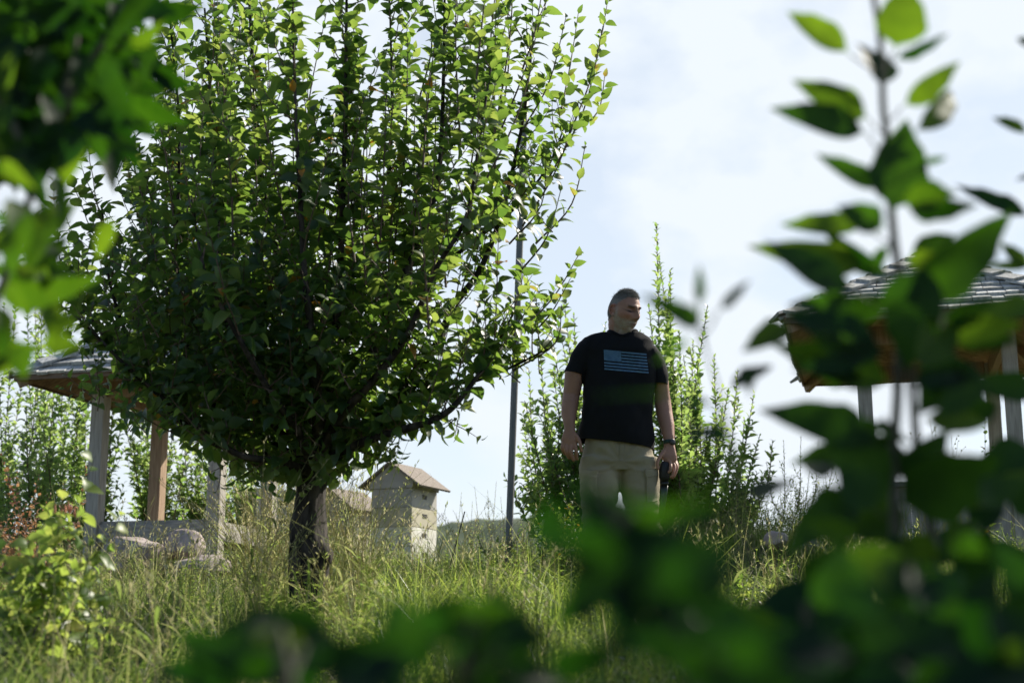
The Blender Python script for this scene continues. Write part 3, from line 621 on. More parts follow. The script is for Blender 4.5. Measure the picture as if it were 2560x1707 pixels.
def rnd1(lb, sb, rg):
    for k in range(32):       # leaves in whorls up the two stems
        y = rg.uniform(430, 1180); x = np.interp(y, [430, 650, 800, 1000, 1200], [2044, 2066, 2068, 2085, 2110]); sd_ = rg.choice([-1, 1]); L = rg.uniform(100, 190)
        x0 = x + sd_ * rg.uniform(8, 110 if y > 650 else 30); bigleaf(lb, x0, y, x0 + sd_ * L, y - rg.uniform(-.25, .6) * L, rg.uniform(34, 66), 1.45 + rg.uniform(-.12, .12), rg.uniform(-.7, .7), rg.uniform(-.1, .4), .4, rg.rand())
    for k in range(48):
        x = rg.uniform(1900, 2420); y = rg.uniform(1150, 1600) ; a = rg.uniform(0, 6.28); L = rg.uniform(90, 180)
        bigleaf(lb, x, y, x + L * math.cos(a), y - L * .7 * math.sin(a), rg.uniform(50, 110), rg.uniform(1.0, 1.8), rg.uniform(-.9, .9), .2, .35, rg.rand() * .8)
sapling('leafy_sapling', 'tall blurred sapling with broad backlit leaves close to the camera on the right', 'sapling', [S1, [(2066, 700), (2090, 860), (2110, 1050), (2150, 1300), (2160, 1568)]], LV, 1.45, 70, rnd=rnd1)
S2 = [(2420, 380), (2400, 520), (2390, 700), (2380, 900), (2390, 1200), (2400, 1568)]
sapling('leafy_sapling', 'blurred sapling at the right edge with only leaf tips in view', 'sapling', [S2],
        [(2370, 500, 2195, 432, 36, 0, .7, .1), (2365, 620, 2300, 560, 34, 0, .3, .8), (2365, 310, 2270, 255, 28, 0, .3, .8), (2372, 610, 2262, 612, 22, 0, .3, .8), (2380, 110, 2325, 92, 24, 0, .5, .1), (2390, 410, 2310, 395, 14, 0, .5, .2),
         (2390, 900, 2230, 870, 60, 0, .3, .3), (2390, 700, 2240, 720, 50, 0, .3, .7), (2400, 1050, 2200, 1130, 120, 0, .4, .2)], 1.7, 71)
# branch of broad leaves very near, in front of the man's legs; low tints stand for shade
S3 = [(1370, 1110), (1430, 1210), (1500, 1330), (1600, 1440), (1720, 1568)]
def rnd3(lb, sb, rg):
    for k in range(120):
        v = rg.rand(); x = 1400 + v * 380 + rg.randn() * 36; y = 1232 + v * 400 + rg.randn() * 34; a = rg.uniform(0, 6.28); L = rg.uniform(90, 190)
        bigleaf(lb, x, y, x + L * math.cos(a), y - L * .7 * math.sin(a), rg.uniform(60, 120), rg.uniform(.6, .8), rg.uniform(-.8, .8), .2, .35, rg.rand() * .12)
sapling('leafy_branch', 'very blurred dark branch of leaves in front of the man\'s legs', 'branch', [S3],
        [(1470, 1260, 1310, 1120, 110, 0, .4, .1), (1480, 1340, 1350, 1170, 150, 0, .4, .1), (1430, 1184, 1640, 1174, 34, 0, .6, .3), (1560, 1400, 1400, 1230, 150), (1500, 1350, 1430, 1160, 140), (1540, 1290, 1640, 1292, 22, .2, .7, .3)], .7, 72, rnd=rnd3)
# low broad leaves along the bottom, tinted dark to stand for shade
def rnd4(lb, sb, rg):
    for k in range(30):
        x = rg.uniform(920, 1270); y = rg.uniform(1410, 1640); a = rg.uniform(-.6, 3.7); L = rg.uniform(130, 240)
        bigleaf(lb, x, y, x + L * math.cos(a), y - L * .35 * math.sin(a), rg.uniform(50, 100), rg.uniform(.64, .9), rg.uniform(-.9, .9), .25, .35, rg.rand() * .15)
sapling('low_leafy_plant', 'blurred dark green broad leaved plant at the bottom centre of the view', 'plant', [[(1090, 1420), (1080, 1500), (1070, 1600)]],
        [(1230, 1460, 1000, 1385, 90), (1000, 1470, 860, 1400, 80), (1050, 1500, 1220, 1400, 90)], .74, 73, rnd=rnd4)
def rnd5(lb, sb, rg):
    for k in range(24):
        x = rg.uniform(500, 760); y = rg.uniform(1465, 1640); a = rg.uniform(-.4, 3.5); L = rg.uniform(110, 220)
        bigleaf(lb, x, y, x + L * math.cos(a), y - L * .4 * math.sin(a), rg.uniform(50, 90), rg.uniform(.75, 1.0), rg.uniform(-.9, .9), .25, .35, rg.rand() * .12)
sapling('low_leafy_plant', 'blurred dark plant with a pale bluish leaf below the apple tree trunk', 'plant', [[(640, 1440), (650, 1500), (660, 1600)]],
        [(520, 1440, 690, 1402, 60, 0, -.2, .1), (620, 1400, 760, 1440, 60, 0, .2, .1), (700, 1480, 560, 1420, 70)], .84, 74, rnd=rnd5)
def rnd6(lb, sb, rg):
    for k in range(95):
        x = rg.uniform(1600, 2380); y = rg.uniform(1330, 1640); 
        if y < 1500 - (x - 1600) * .35: continue
        a = rg.uniform(0, 6.28); L = rg.uniform(120, 250)
        bigleaf(lb, x, y, x + L * math.cos(a), y - L * .6 * math.sin(a), rg.uniform(60, 120), rg.uniform(.8, 1.4), rg.uniform(-.9, .9), .25, .35, rg.rand() * .18)
sapling('low_leafy_plant', 'mass of very blurred dark leaves at the bottom right of the view', 'plant', [[(1850, 1380), (1860, 1480), (1880, 1600)]],
        [(1800, 1430, 1620, 1390, 60), (1900, 1330, 2080, 1270, 110), (1850, 1350, 1950, 1240, 80)], 1.1, 75, rnd=rnd6)
# single blurred stalk whose leaves cross the man's chest and face
sapling('leafy_sapling', 'thin blurred sapling whose narrow leaves cross the man and the sky right of his head', 'sapling', [[(1604, 690), (1606, 760), (1640, 860), (1665, 960), (1690, 1100), (1720, 1300), (1740, 1568)]],
        [(1605, 702, 1606, 608, 24, 0, .3, .2), (1650, 712, 1716, 646, 22, 0, .5, .1), (1612, 752, 1503, 678, 46, 0, .3, .5), (1612, 905, 1375, 897, 8, -.3, .2, .4), (1640, 930, 1545, 910, 16, 0, .7, .1), (1688, 1012, 1556, 958, 32, 0, .5, .1), (1590, 780, 1500, 830, 22, -.1, .7, .5), (1660, 1190, 1500, 1175, 34, -.2, .3, .2), (1745, 850, 1690, 915, 30, .1, .7, .1)], 1.25, 76, r=.0012)
# hanging branch of blurred leaves at the upper left; shade and sun put into the tints
def rnd7(lb, sb, rg):
    for k in range(260):
        v = rg.rand(); x = rg.normal(150, 105); y = rg.uniform(-80, 330)
        if x > 360 - max(0, y - 150) * .6: continue
        a = rg.uniform(3.4, 6.2); L = rg.uniform(80, 170)
        bigleaf(lb, x, y, x + L * math.cos(a), y - L * math.sin(a), rg.uniform(30, 60), rg.uniform(1.5, 2.1), rg.uniform(-1, 1), .3, .35, rg.rand() * (.3 if x > 60 else .8))
    for k in range(60):
        x = rg.uniform(-60, 150); y = rg.uniform(300, 800)
        if x > 160 - (y - 300) * .12: continue
        a = rg.uniform(0, 6.28); L = rg.uniform(80, 150)
        bigleaf(lb, x, y, x + L * math.cos(a), y - L * math.sin(a), rg.uniform(26, 56), rg.uniform(1.3, 1.9), rg.uniform(-1, 1), .3, .35, .4 + rg.rand() * .6)
sapling('overhanging_sapling', 'blurred dark leafy sapling filling the upper left corner close to the camera', 'sapling',
        [[(180, -60), (170, 120), (120, 300), (60, 480), (10, 640), (-40, 760), (-80, 1000), (-90, 1568)], [(300, -40), (260, 60), (170, 200), (120, 300)], [(-40, 200), (20, 260), (80, 420)]],
        [(190, 240, 130, 440, 75, 0, .2, .9), (60, 540, 170, 470, 62, 0, .2, .8), (0, 690, 230, 640, 60, 0, .3, .6), (262, 500, 215, 600, 36, 0, .2, 1), (320, 20, 220, 110, 40, 0, .9, .3), (370, 90, 330, 190, 36, 0, .9, .3), (330, 180, 280, 240, 26, 0, .9, .5), (50, 90, -30, 180, 50, 0, .8, .4),
         (30, 770, -20, 870, 60, 0, .2, .9), (150, 480, 60, 620, 30, 0, .9, .6), (300, 110, 370, 60, 34, 0, .3, .8), (250, 230, 350, 290, 46, 0, .4, .4)], 1.6, 77, rnd=rnd7)
# ------------------------------------------------------------------ shelters
def plank(buf, a, e, w_, h_, updir=(0, 0, 1), tint=.5):
    a = np.asarray(a, float); e = np.asarray(e, float); d = e - a; L = np.linalg.norm(d); d /= L
    s = np.cross(d, updir); s = s / np.linalg.norm(s); u_ = np.cross(s, d)
    box(buf, (a + e) / 2, d * L / 2, s * w_ / 2, u_ * h_ / 2, tint)
def shelter(label, P1, wu, wv, zfloor, zeave, rise, ov, seed, wall, postmat2, ps=.10, beams=True):
    rg = rs(seed); v = np.array([.245, .9695, 0]); u = np.array([.9695, -.245, 0]); P1 = np.array([P1[0], P1[1], 0])
    zg = float(ground(P1[0], P1[1]))
    root = thing('garden_shelter', label, 'garden shelter', (P1[0], P1[1], zg), 'shelters with cedar shake roofs')
    cs = [P1, P1 + u * wu, P1 + u * wu + v * wv, P1 + v * wv]
    for k, c in enumerate(cs):
        b = Buf(); z0 = float(ground(c[0], c[1])) - .1 if k != 3 else zfloor - .3
        box(b, c + UP * (z0 + zeave) / 2, u * ps / 2, v * ps / 2, UP * (zeave - z0) / 2); o = b.build('post', M[postmat2] if k == 3 else M['wood'], root); bevel(o)
    # top plates just under the roof, butted between the posts
    for k in range(4):
        a, e = cs[k], cs[(k + 1) % 4]; d = nrm(e - a); b = Buf()
        plank(b, a + d * (ps / 2 + .002) + UP * (zeave - .05), e - d * (ps / 2 + .002) + UP * (zeave - .05), .05, .13); bevel(b.build('top_plate', M['brownwood'], root))
    if beams:
        for k in range(4):
            a, e = cs[k], cs[(k + 1) % 4]; d = nrm(e - a); b = Buf()
            plank(b, a + d * (ps / 2 + .002) + UP * (zfloor), e - d * (ps / 2 + .002) + UP * (zfloor), .07, .14); bevel(b.build('floor_beam', M['woodh'], root))
        b = Buf()
        for q in range(7):
            a = cs[0] + v * (wv * (q + .5) / 7) + u * .06; plank(b, a + UP * (zfloor + .085), a + u * (wu - .12) + UP * (zfloor + .085), wv / 7 - .01, .025)
        b.build('floor_boards', M['woodh'], root, sm=False)
    # roof: apex over the middle
    A = P1 - (u + v) * ov; WU, WV = wu + 2 * ov, wv + 2 * ov
    ec = [A, A + u * WU, A + u * WU + v * WV, A + v * WV]; ec = [c + UP * zeave for c in ec]
    ap = A + u * WU / 2 + v * WV / 2 + UP * (zeave + rise)
    b = Buf(); th = .018
    V = [*ec, ap, *[c - UP * th for c in ec], ap - UP * th]
    b.add(V, [np.array([[0, 1, 4], [1, 2, 4], [2, 3, 4], [3, 0, 4], [6, 5, 9], [7, 6, 9], [8, 7, 9], [5, 8, 9]]), np.array([[5, 6, 1, 0], [6, 7, 2, 1], [7, 8, 3, 2], [8, 5, 0, 3]])])
    roof = b.build('roof', M['osb'], root, sm=False)
    b = Buf()      # hip rafters under the boards
    for c in ec:
        d = nrm(ap - c); plank(b, c + d * .02 - UP * (th + .045), ap - UP * (th + .05), .045, .085)
    b.build('rafters', M['brownwood'], roof, sm=False)
    b = Buf()
    for k in range(4):   # fascia
        a, e = ec[k], ec[(k + 1) % 4]; o_ = np.cross(nrm(e - a), UP); plank(b, a + o_ * .012 - UP * .012, e + o_ * .012 - UP * .012, .016, .05)
    b.build('fascia', M['fascia'], roof, sm=False)
    # shakes
    b = Buf()
    for k in range(4):
        a, e = ec[k], ec[(k + 1) % 4]; ed = nrm(e - a); Wd = np.linalg.norm(e - a); xa = (ap - a) @ ed
        sl = ap - a - ed * xa; S = np.linalg.norm(sl); sl = sl / S; nn = np.cross(ed, sl); nn = nn if nn[2] > 0 else -nn
        ex = .125; nc = int(S / ex)
        for c in range(nc + 1):
            s0 = c * ex - (.03 if c == 0 else 0); s1 = min(s0 + ex * 1.45, S)
            if s1 - s0 < .03: continue
            x = -.02
            while x < Wd:
                w_ = rg.uniform(.07, .19); xl, xr = x, x + w_ - .006; x += w_
                j0 = rg.uniform(-.012, .008); ss0 = s0 + j0
                def lim(s): s = max(s, 0); return xa * s / S, Wd - (Wd - xa) * s / S
                l0, r0_ = lim(ss0); l1, r1 = lim(s1)
                x0a, x0b = max(xl, l0), min(xr, r0_); x1a, x1b = max(xl, l1), min(xr, r1)
                if x0b - x0a < .02: continue
                if x1b < x1a: x1a = x1b = np.clip((xl + xr) / 2, l1, r1) if r1 > l1 else xa
                t0 = .018 + rg.uniform(0, .012); lf = .004
                P = lambda xx, s, h: a + ed * xx + sl * s + nn * h
                V = [P(x0a, ss0, lf + .014), P(x0b, ss0, lf + .014), P(x1b, s1, lf), P(x1a, s1, lf), P(x0a, ss0, lf + .014 + t0), P(x0b, ss0, lf + .014 + t0), P(x1b, s1, lf + .006), P(x1a, s1, lf + .006)]
                b.add(V, np.array([[0, 3, 2, 1], [4, 5, 6, 7], [0, 1, 5, 4], [1, 2, 6, 5], [2, 3, 7, 6], [3, 0, 4, 7]]), rg.rand())
    b.build('shakes', M['shake'], roof, sm=False)
    for k in range(4):   # hip caps
        b = Buf(); c0 = ec[k]; d = ap - c0; L = np.linalg.norm(d); d /= L
        for side in (0, 1):
            e = ec[(k + 1) % 4] if side else ec[(k - 1) % 4]; ed = nrm(e - c0); s_ = nrm(ed - d * (ed @ d)); nn = np.cross(d, s_); nn = nn if nn[2] > 0 else -nn
            x = -.03; q = 0
            while x < L - .02:
                ln = .30; x1 = min(x + ln, L + .01); h0, h1 = .052, .032
                P = lambda xx, w_, h: c0 + d * xx + s_ * w_ + nn * h
                V = [P(x, -.004, h0), P(x, .115, h0), P(x1, .115, h1), P(x1, -.004, h1), P(x, -.004, h0 + .02), P(x, .115, h0 + .02), P(x1, .115, h1 + .012), P(x1, -.004, h1 + .012)]
                b.add(V, np.array([[0, 3, 2, 1], [4, 5, 6, 7], [0, 1, 5, 4], [1, 2, 6, 5], [2, 3, 7, 6], [3, 0, 4, 7]]), rg.rand()); x += .22
        b.build('hip_cap', M['shake'], roof, sm=False)
    if wall:
        b = Buf(); a = cs[0] + u * (ps / 2 + .003); e = cs[1] - u * (ps / 2 + .003); plank(b, a + UP * (wall - .02), e + UP * (wall - .02), .12, .035); bevel(b.build('rail', M['woodh'], root))
        b = Buf(); n_ = 8; ww = np.linalg.norm(e - a) / n_
        for q in range(n_): box(b, a + u * ww * (q + .5) + UP * (wall - .30), u * (ww / 2 - .0006), v * .014, UP * .255, rg.rand())
        b.build('panel_boards', M['wood'], root, sm=False)
    return root
# right shelter
e1 = W(1966, 797, 9.6)
zE = float(e1[2]); uu = np.array([.9695, -.245]); vv = np.array([.245, .9695])
p1 = e1[:2] + (uu + vv) * .5
zw = float(W(2400, 1207, p1[1])[2])
shelter('open timber shelter with grey shake roof at the right, behind the blurred sapling', p1, .99, 1.55, zw - .75, zE, .70, .5, 81, zw, 'wood', ps=.098, beams=False)
p1 = W(234, 1330, 11.4); eL = W(44, 940, 11.05)
shelter('open timber shelter with grey shake roof at the left, behind the apple tree', p1[:2], 1.05, 1.0, float(W(380, 1332, 11.3)[2]), float(eL[2]), .70, .48, 82, None, 'brownwood', ps=.112)

# ------------------------------------------------------------------ beehives
def hive(label, cx, cy, z0, rot, hs, mats, seed, gw=.40, sl=.50, gable=True):
    rg = rs(seed); c_, s_ = math.cos(rot), math.sin(rot)
    g = np.array([-c_, s_, 0]); sv = np.array([s_, c_, 0])     # gable direction (to the left), side direction (back)
    near = np.array([cx, cy, 0]); ctr = near + g * gw / 2 + sv * sl / 2
    root = thing('beehive', label, 'beehive', (ctr[0], ctr[1], z0), 'white stacked beehives')
    z = z0
    for k, (h, mt) in enumerate(zip(hs, mats)):
        b = Buf(); o_ = .0025 * (k % 2)
        # solid box; the hand holds on the two long sides are dark plates
        box(b, ctr + UP * (z + h / 2), g * (gw / 2 + o_), sv * (sl / 2 + o_), UP * (h / 2 - .0015)); bx_ = b.build('hive_box', M[mt], root); bevel(bx_, .003)
        for sg in (-1, 1):
            b = Buf(); c = ctr + UP * (z + h * .62) - g * sg * (gw / 2 + o_ + .0005); w2, h2 = .05, .02
            # thin dark plate standing for the shade inside a hand hold
            q = -g * sg
            V = [c - sv * w2 + UP * h2, c + sv * w2 + UP * h2, c + sv * w2 * .8 - UP * h2, c - sv * w2 * .8 - UP * h2,
                 c - sv * w2 + UP * h2 + q * .001, c + sv * w2 + UP * h2 + q * .001, c + sv * w2 * .8 - UP * h2 + q * .001, c - sv * w2 * .8 - UP * h2 + q * .001]
            b.add(V, np.array([[0, 3, 2, 1], [4, 5, 6, 7], [0, 1, 5, 4], [1, 2, 6, 5], [2, 3, 7, 6], [3, 0, 4, 7]])); b.build('hand_hold_shade', M['iron'], bx_, sm=False)
        z += h
    # gable lid
    hg = .075; ov = .045
    b = Buf(); box(b, ctr + UP * (z + .03), g * (gw / 2 + .014), sv * (sl / 2 + .014), UP * .03)
    if not gable:
        lid = b.build('lid', M['hive_w'], root, sm=False); return root
    zt = z + .0605; rh = .155; V = []
    for s in (-1, 1):
        q = ctr + sv * s * (sl / 2 + .014); V += [q + g * (gw / 2 + .014) + UP * zt, q - g * (gw / 2 + .014) + UP * zt, q + UP * (zt + rh)]
    b.add(V, [np.array([[0, 1, 2], [5, 4, 3]]), np.array([[0, 3, 4, 1], [1, 4, 5, 2], [2, 5, 3, 0]])]); lid = b.build('lid', M[mats[-1]], root, sm=False)
    b = Buf()
    for sg in (-1, 1):
        lo = ctr + g * sg * (gw / 2 + .014 + .085) + UP * (zt - rh * .085 / (gw / 2 + .014)); hi = ctr + UP * (zt + rh)
        d = nrm(hi - lo); n_ = np.cross(sv, d); n_ = n_ if n_[2] > 0 else -n_; 
        box(b, (lo + hi) / 2 + n_ * .012, d * np.linalg.norm(hi - lo) / 2, sv * (sl / 2 + .06), n_ * .009)
    b.build('lid_panels', M['hive_r'], lid, sm=False)
    return root
h0 = W(1030, 1218, 12.5); zt = float(h0[2]); hs = [.17, .17, .17, .17, .17]
z0 = zt - sum(hs)
hive('beehive of stacked cream boxes with gabled lid right of the tree trunk', h0[0], h0[1], z0, R(23), hs, ['hive_w', 'hive_w', 'hive_w', 'hive_c', 'hive_g'], 90)
h1 = W(868, 1280, 13.4)
hive('beehive mostly hidden by grass with only its brown lid showing beside the trunk', h1[0], h1[1], float(h1[2]) - .5, R(28), [.17, .17, .17], ['hive_w', 'hive_c', 'hive_g'], 91)
h2 = W(640, 1290, 13.2)
hive('low white beehive in sun behind the right posts of the left shelter', h2[0], h2[1], float(h2[2]) - .14, R(55), [.17, .17], ['hive_w', 'hive_w'], 92, .46, .55, False)

# ------------------------------------------------------------------ pole, rods
a = W(1268, 1440, 9.6); a[2] = float(ground(a[0], 9.6)) - .05; e = W(1314, 215, 9.6); b = Buf()
root = thing('metal_pole', 'tall weathered grey pole leaning slightly right between the tree and the man', 'pole', a)
tube(b, np.array([a + (e - a) * t for t in np.linspace(0, 1, 12)]), .024, 16, .5, cap=True); b.build('shaft', M['pole'], root)
b = Buf(); d = nrm(e - a); tube(b, [e, e + d * .02, e + d * .03], [.0285, .0285, .018], 16, cap=True); b.build('cap', M['pole'], root)
a = W(1115, 1450, 9.0); e = W(1162, 1278, 9.0); b = Buf(); tube(b, [a, e], .004, 8, cap=True)
tag(b.build('garden_stake', M['iron']), 'thin black iron stake leaning right beside the white beehive', 'stake')

# ------------------------------------------------------------------ boulders
def boulder(label, px, py, Y_, rx, ry, rz, seed, grp='pinkish boulders below the left shelter', rotz=0.):
    bm = bmesh.new(); bmesh.ops.create_icosphere(bm, subdivisions=5, radius=1)
    c, s = math.cos(rotz), math.sin(rotz); o = W(px, py, Y_)
    rg = rs(seed); pl = [(Vector(nrm(rg.randn(3))), rg.uniform(.62, .92)) for _ in range(11)]
    for vv_ in bm.verts:
        q = vv_.co.copy()
        for n_, d_ in pl:
            k = q.dot(n_)
            if k > d_: q -= n_ * (k - d_) * .85
        q *= 1 + .06 * mnoise.noise(q * 2 + Vector((seed, 0, 0))) + .03 * mnoise.noise(q * 6) + .012 * mnoise.noise(q * 18)
        x, y, z = q.x * rx, q.y * ry, q.z * rz; vv_.co = Vector((x * c - y * s, x * s + y * c, z))
    me = bpy.data.meshes.new('boulder'); bm.to_mesh(me); bm.free(); smooth(me); me.materials.append(M['stone'])
    ob = bpy.data.objects.new('boulder', me); COL.objects.link(ob); ob.location = [float(t) for t in o]; tag(ob, label, 'boulder', grp)
boulder('wide flat-topped pinkish boulder under the left part of the left shelter beam', 342, 1388, 10.4, .25, .24, .17, 1)
boulder('rounded pinkish boulder under the left shelter beam, next to the right post', 460, 1366, 10.5, .16, .2, .13, 2, rotz=.4)
boulder('low grey boulder in the grass below the other two boulders of the left shelter', 500, 1420, 10.2, .24, .2, .10, 3)
boulder('small boulder half hidden in grass at the left of the wide flat-topped boulder', 285, 1420, 10.3, .16, .2, .08, 4)
boulder('small grey rock on the sunlit bank right of the man', 1940, 1350, 8.6, .075, .08, .06, 5, 'rocks on the right bank')
boulder('larger flat rock half hidden by the blurred leaves at right', 2020, 1365, 8.7, .12, .1, .06, 6, 'rocks on the right bank')
# ------------------------------------------------------------------ the man
MY = 7.7
def Mp(px, py, dy=0.0): return W(px, py, MY + dy)
def loft(cs, ra, rb, ref=(1, 0, 0), n=24, ends=True, power=2.0, flat=False):
    """closed elliptical loft; rounded ends"""
    cs = np.asarray(cs, float); m_ = len(cs); ra = np.broadcast_to(np.asarray(ra, float), (m_,)).copy(); rb = np.broadcast_to(np.asarray(rb, float), (m_,)).copy()
    if ends:
        d0 = nrm(cs[0] - cs[1]); d1 = nrm(cs[-1] - cs[-2]); e0 = min(ra[0], rb[0]); e1 = min(ra[-1], rb[-1])
        k = [.5, .85, .98]; f = [math.sqrt(1 - t * t) for t in k]
        cs = np.vstack([[cs[0] + d0 * e0 * t for t in k[::-1]], cs, [cs[-1] + d1 * e1 * t for t in k]])
        ra = np.concatenate([[ra[0] * t for t in f[::-1]], ra, [ra[-1] * t for t in f]]); rb = np.concatenate([[rb[0] * t for t in f[::-1]], rb, [rb[-1] * t for t in f]]); m_ = len(cs)
    t = nrm(np.gradient(cs, axis=0)); ref = np.array(ref, float)
    if flat: t = np.tile([0, 0, -1.], (m_, 1))
    th = np.arange(n) * 2 * np.pi / n; ct, st = np.cos(th), np.sin(th)
    ct = np.sign(ct) * np.abs(ct) ** (2 / power); st = np.sign(st) * np.abs(st) ** (2 / power)
    V = []
    for i_ in range(m_):
        a = ref - t[i_] * (ref @ t[i_]); a /= np.linalg.norm(a); b_ = np.cross(t[i_], a)
        V.append(cs[i_] + ra[i_] * ct[:, None] * a + rb[i_] * st[:, None] * b_)
    V = np.concatenate(V); i = np.arange(m_ - 1)[:, None] * n; j = np.arange(n)[None]; j2 = (j + 1) % n
    F = np.stack([i + j, i + j2, i + n + j2, i + n + j], -1).reshape(-1, 4).tolist()
    F += [list(range(n))[::-1], list(range((m_ - 1) * n, m_ * n))]
    return V, F
def union(pieces, voxel, iters=2, fac=.5):
    V = []; F = []; k = 0
    for v, f in pieces: V += [list(p) for p in v]; F += [[a + k for a in q] for q in f]; k += len(v)
    me = bpy.data.meshes.new('tmp'); me.from_pydata(V, [], F); ob = bpy.data.objects.new('tmp', me); COL.objects.link(ob)
    md = ob.modifiers.new('r', 'REMESH'); md.mode = 'VOXEL'; md.voxel_size = voxel; md.use_smooth_shade = True
    sm = ob.modifiers.new('s', 'SMOOTH'); sm.iterations = iters; sm.factor = fac
    dg = bpy.context.evaluated_depsgraph_get(); ev = ob.evaluated_get(dg); m2 = bpy.data.meshes.new_from_object(ev)
    V = np.zeros(len(m2.vertices) * 3, np.float32); m2.vertices.foreach_get('co', V); NN = np.zeros(len(m2.vertices) * 3, np.float32); m2.vertices.foreach_get('normal', NN)
    F = [list(p.vertices) for p in m2.polygons]
    bpy.data.objects.remove(ob); bpy.data.meshes.remove(me); bpy.data.meshes.remove(m2)
    return V.reshape(-1, 3).astype(float), NN.reshape(-1, 3).astype(float), F
def mk(name, V, F, mat, parent, col=None, drop=None, solidify=0):
    F = np.array([f if len(f) == 4 else f + [f[-1]] for f in F])
    if drop is not None:
        cen = V[F].mean(1); F = F[~drop(cen)]
        used = np.unique(F); mp_ = np.full(len(V), -1); mp_[used] = np.arange(len(used)); V = V[used]; F = mp_[F]
        if col is not None: col = col[used]
    F4 = F[F[:, 2] != F[:, 3]]; F3 = F[F[:, 2] == F[:, 3]][:, :3]
    me = mesh_np(name, V - np.array(origin(parent)), [x for x in (F4, F3) if len(x)]); smooth(me)
    if col is not None: attr(me, 'col', col)
    me.materials.append(mat); o = bpy.data.objects.new(name, me); COL.objects.link(o); o.parent = parent
    if solidify:
        s = o.modifiers.new('solid', 'SOLIDIFY'); s.thickness = solidify; s.offset = -1
    return o
feet = Mp(1552, 1547); feet[2] = float(ground(feet[0], MY))
man = thing('person', 'middle aged man in black flag t-shirt and khaki cargo trousers looking down to his left', 'person', feet)

# head: local x to his side, y forward, z up; origin between the ears
yaw, pit = R(41), R(13)
Fw = np.array([math.sin(yaw) * math.cos(pit), -math.cos(yaw) * math.cos(pit), -math.sin(pit)]); Sd = np.array([math.cos(yaw), math.sin(yaw), 0]); Uh = np.cross(Fw, Sd); Uh = Uh if Uh[2] > 0 else -Uh
HB = np.stack([Sd, Fw, Uh]); HC = Mp(1561, 779, .0)
sstep = lambda a, b_, x: np.clip((x - a) / (b_ - a), 0, 1) ** 2 * (3 - 2 * np.clip((x - a) / (b_ - a), 0, 1))
g_ = lambda x, w_: np.exp(-(x / w_) ** 2)
na, nb = 150, 200
ph = np.linspace(0, np.pi, na)[:, None]; th = (np.arange(nb) * 2 * np.pi / nb)[None]
x = np.sin(ph) * np.cos(th); y = np.sin(ph) * np.sin(th); z = np.cos(ph) + 0 * th
sg = lambda v, p: np.sign(v) * np.abs(v) ** p
hx = x * .077; hy = np.where(y > 0, sg(y, .85) * .093, y * .103); hz = np.where(z > 0, z * .122, sg(z, .93) * .128)
low = np.clip(-hz / .128, 0, 1)
hx = hx * (1 - .40 * low ** 2.2) * (1 - .05 * np.clip(hz / .12, 0, 1)); hy = np.where(hy < 0, hy * (1 - .55 * sstep(.1, .9, low)), hy)
hy = np.where(hy > 0, hy * (1 - .03 * low), hy) - .004 * sstep(.04, .12, hz) * (hy > 0)
fr = sstep(.0, .05, hy); ax = np.abs(hx)
P_ = np.interp(hz, [-.053, -.045, -.038, -.028, -.008, .014, .03, .045], [0, .006, .028, .034, .025, .013, .005, 0]); Wn = np.interp(hz, [-.045, -.034, -.01, .015], [.019, .0165, .011, .010])
dsp = P_ * g_(hx, Wn)
dsp += .006 * g_(ax - .016, .008) * g_(hz + .037, .008)
dsp += -.012 * g_(ax - .032, .020) * g_(hz - .008, .014) - .008 * g_(ax - .017, .008) * g_(hz - .010, .012)
dsp += .008 * g_(ax - .033, .014) * g_(hz - .007, .0085)
dsp += -.004 * g_(ax - .033, .014) * g_(hz - .019, .003) - .003 * g_(ax - .033, .013) * g_(hz + .003, .002)
dsp += .0055 * g_(ax - .024, .024) * g_(hz - .031, .0095)
dsp += .006 * g_(ax - .045, .018) * g_(hz + .018, .016) - .005 * g_(ax - .05, .016) * g_(hz + .052, .02)
dsp += -.003 * g_(ax - (.022 - (hz + .05) * .35), .0045) * sstep(-.085, -.06, hz) * (1 - sstep(-.04, -.03, hz))
dsp += .006 * g_(hx, .03) * g_(hz + .062, .018)
dsp += .006 * g_(hx, .021) * g_(hz + .0605, .0045) + .006 * g_(hx, .019) * g_(hz + .073, .005) - .006 * g_(hx, .024) * g_(hz + .067, .0022)
dsp += -.005 * g_(hx, .02) * g_(hz + .084, .006) + .012 * g_(hx, .026) * g_(hz + .106, .014)
dsp += .0012 * np.sin(hz * 620) * g_(hz - .065, .016) * g_(hx, .035)
hy = hy + dsp * fr
hx = hx + np.sign(hx) * (-.004 * g_(hy - .045, .02) * g_(hz - .02, .02))
HL = np.stack([hx, hy, hz], -1).reshape(-1, 3)
HW = HC + HL @ HB
i = np.arange(na - 1)[:, None] * nb; j = np.arange(nb)[None]; j2 = (j + 1) % nb
HF = np.stack([i + j, i + j2, i + nb + j2, i + nb + j], -1).reshape(-1, 4).tolist()
pcs = [(HW, HF)]
def hl(x_, y_, z_): return HC + np.array([x_, y_, z_]) @ HB
for s in (-1, 1):     # ears: rim, bowl and lobe
    rim = [hl(s * (.074 + .008 * math.sin(a) ** 2 + .006), -.010 - .019 * math.sin(a) * (1 if a < 3.1 else .6) - .004 * math.cos(a), -.002 + .031 * math.cos(a)) for a in np.linspace(-.7, 3.6, 16)]
    pcs.append(loft(rim, .0042, .0048, n=10)); pcs.append(loft([hl(s * .073, -.012, .020), hl(s * .075, -.013, .0), hl(s * .074, -.008, -.022)], [.006, .007, .005], [.015, .018, .009], ref=Sd, n=14))
    pcs.append(loft([hl(s * .078, -.006, -.022), hl(s * .079, -.004, -.031)], .006, .006, n=10))
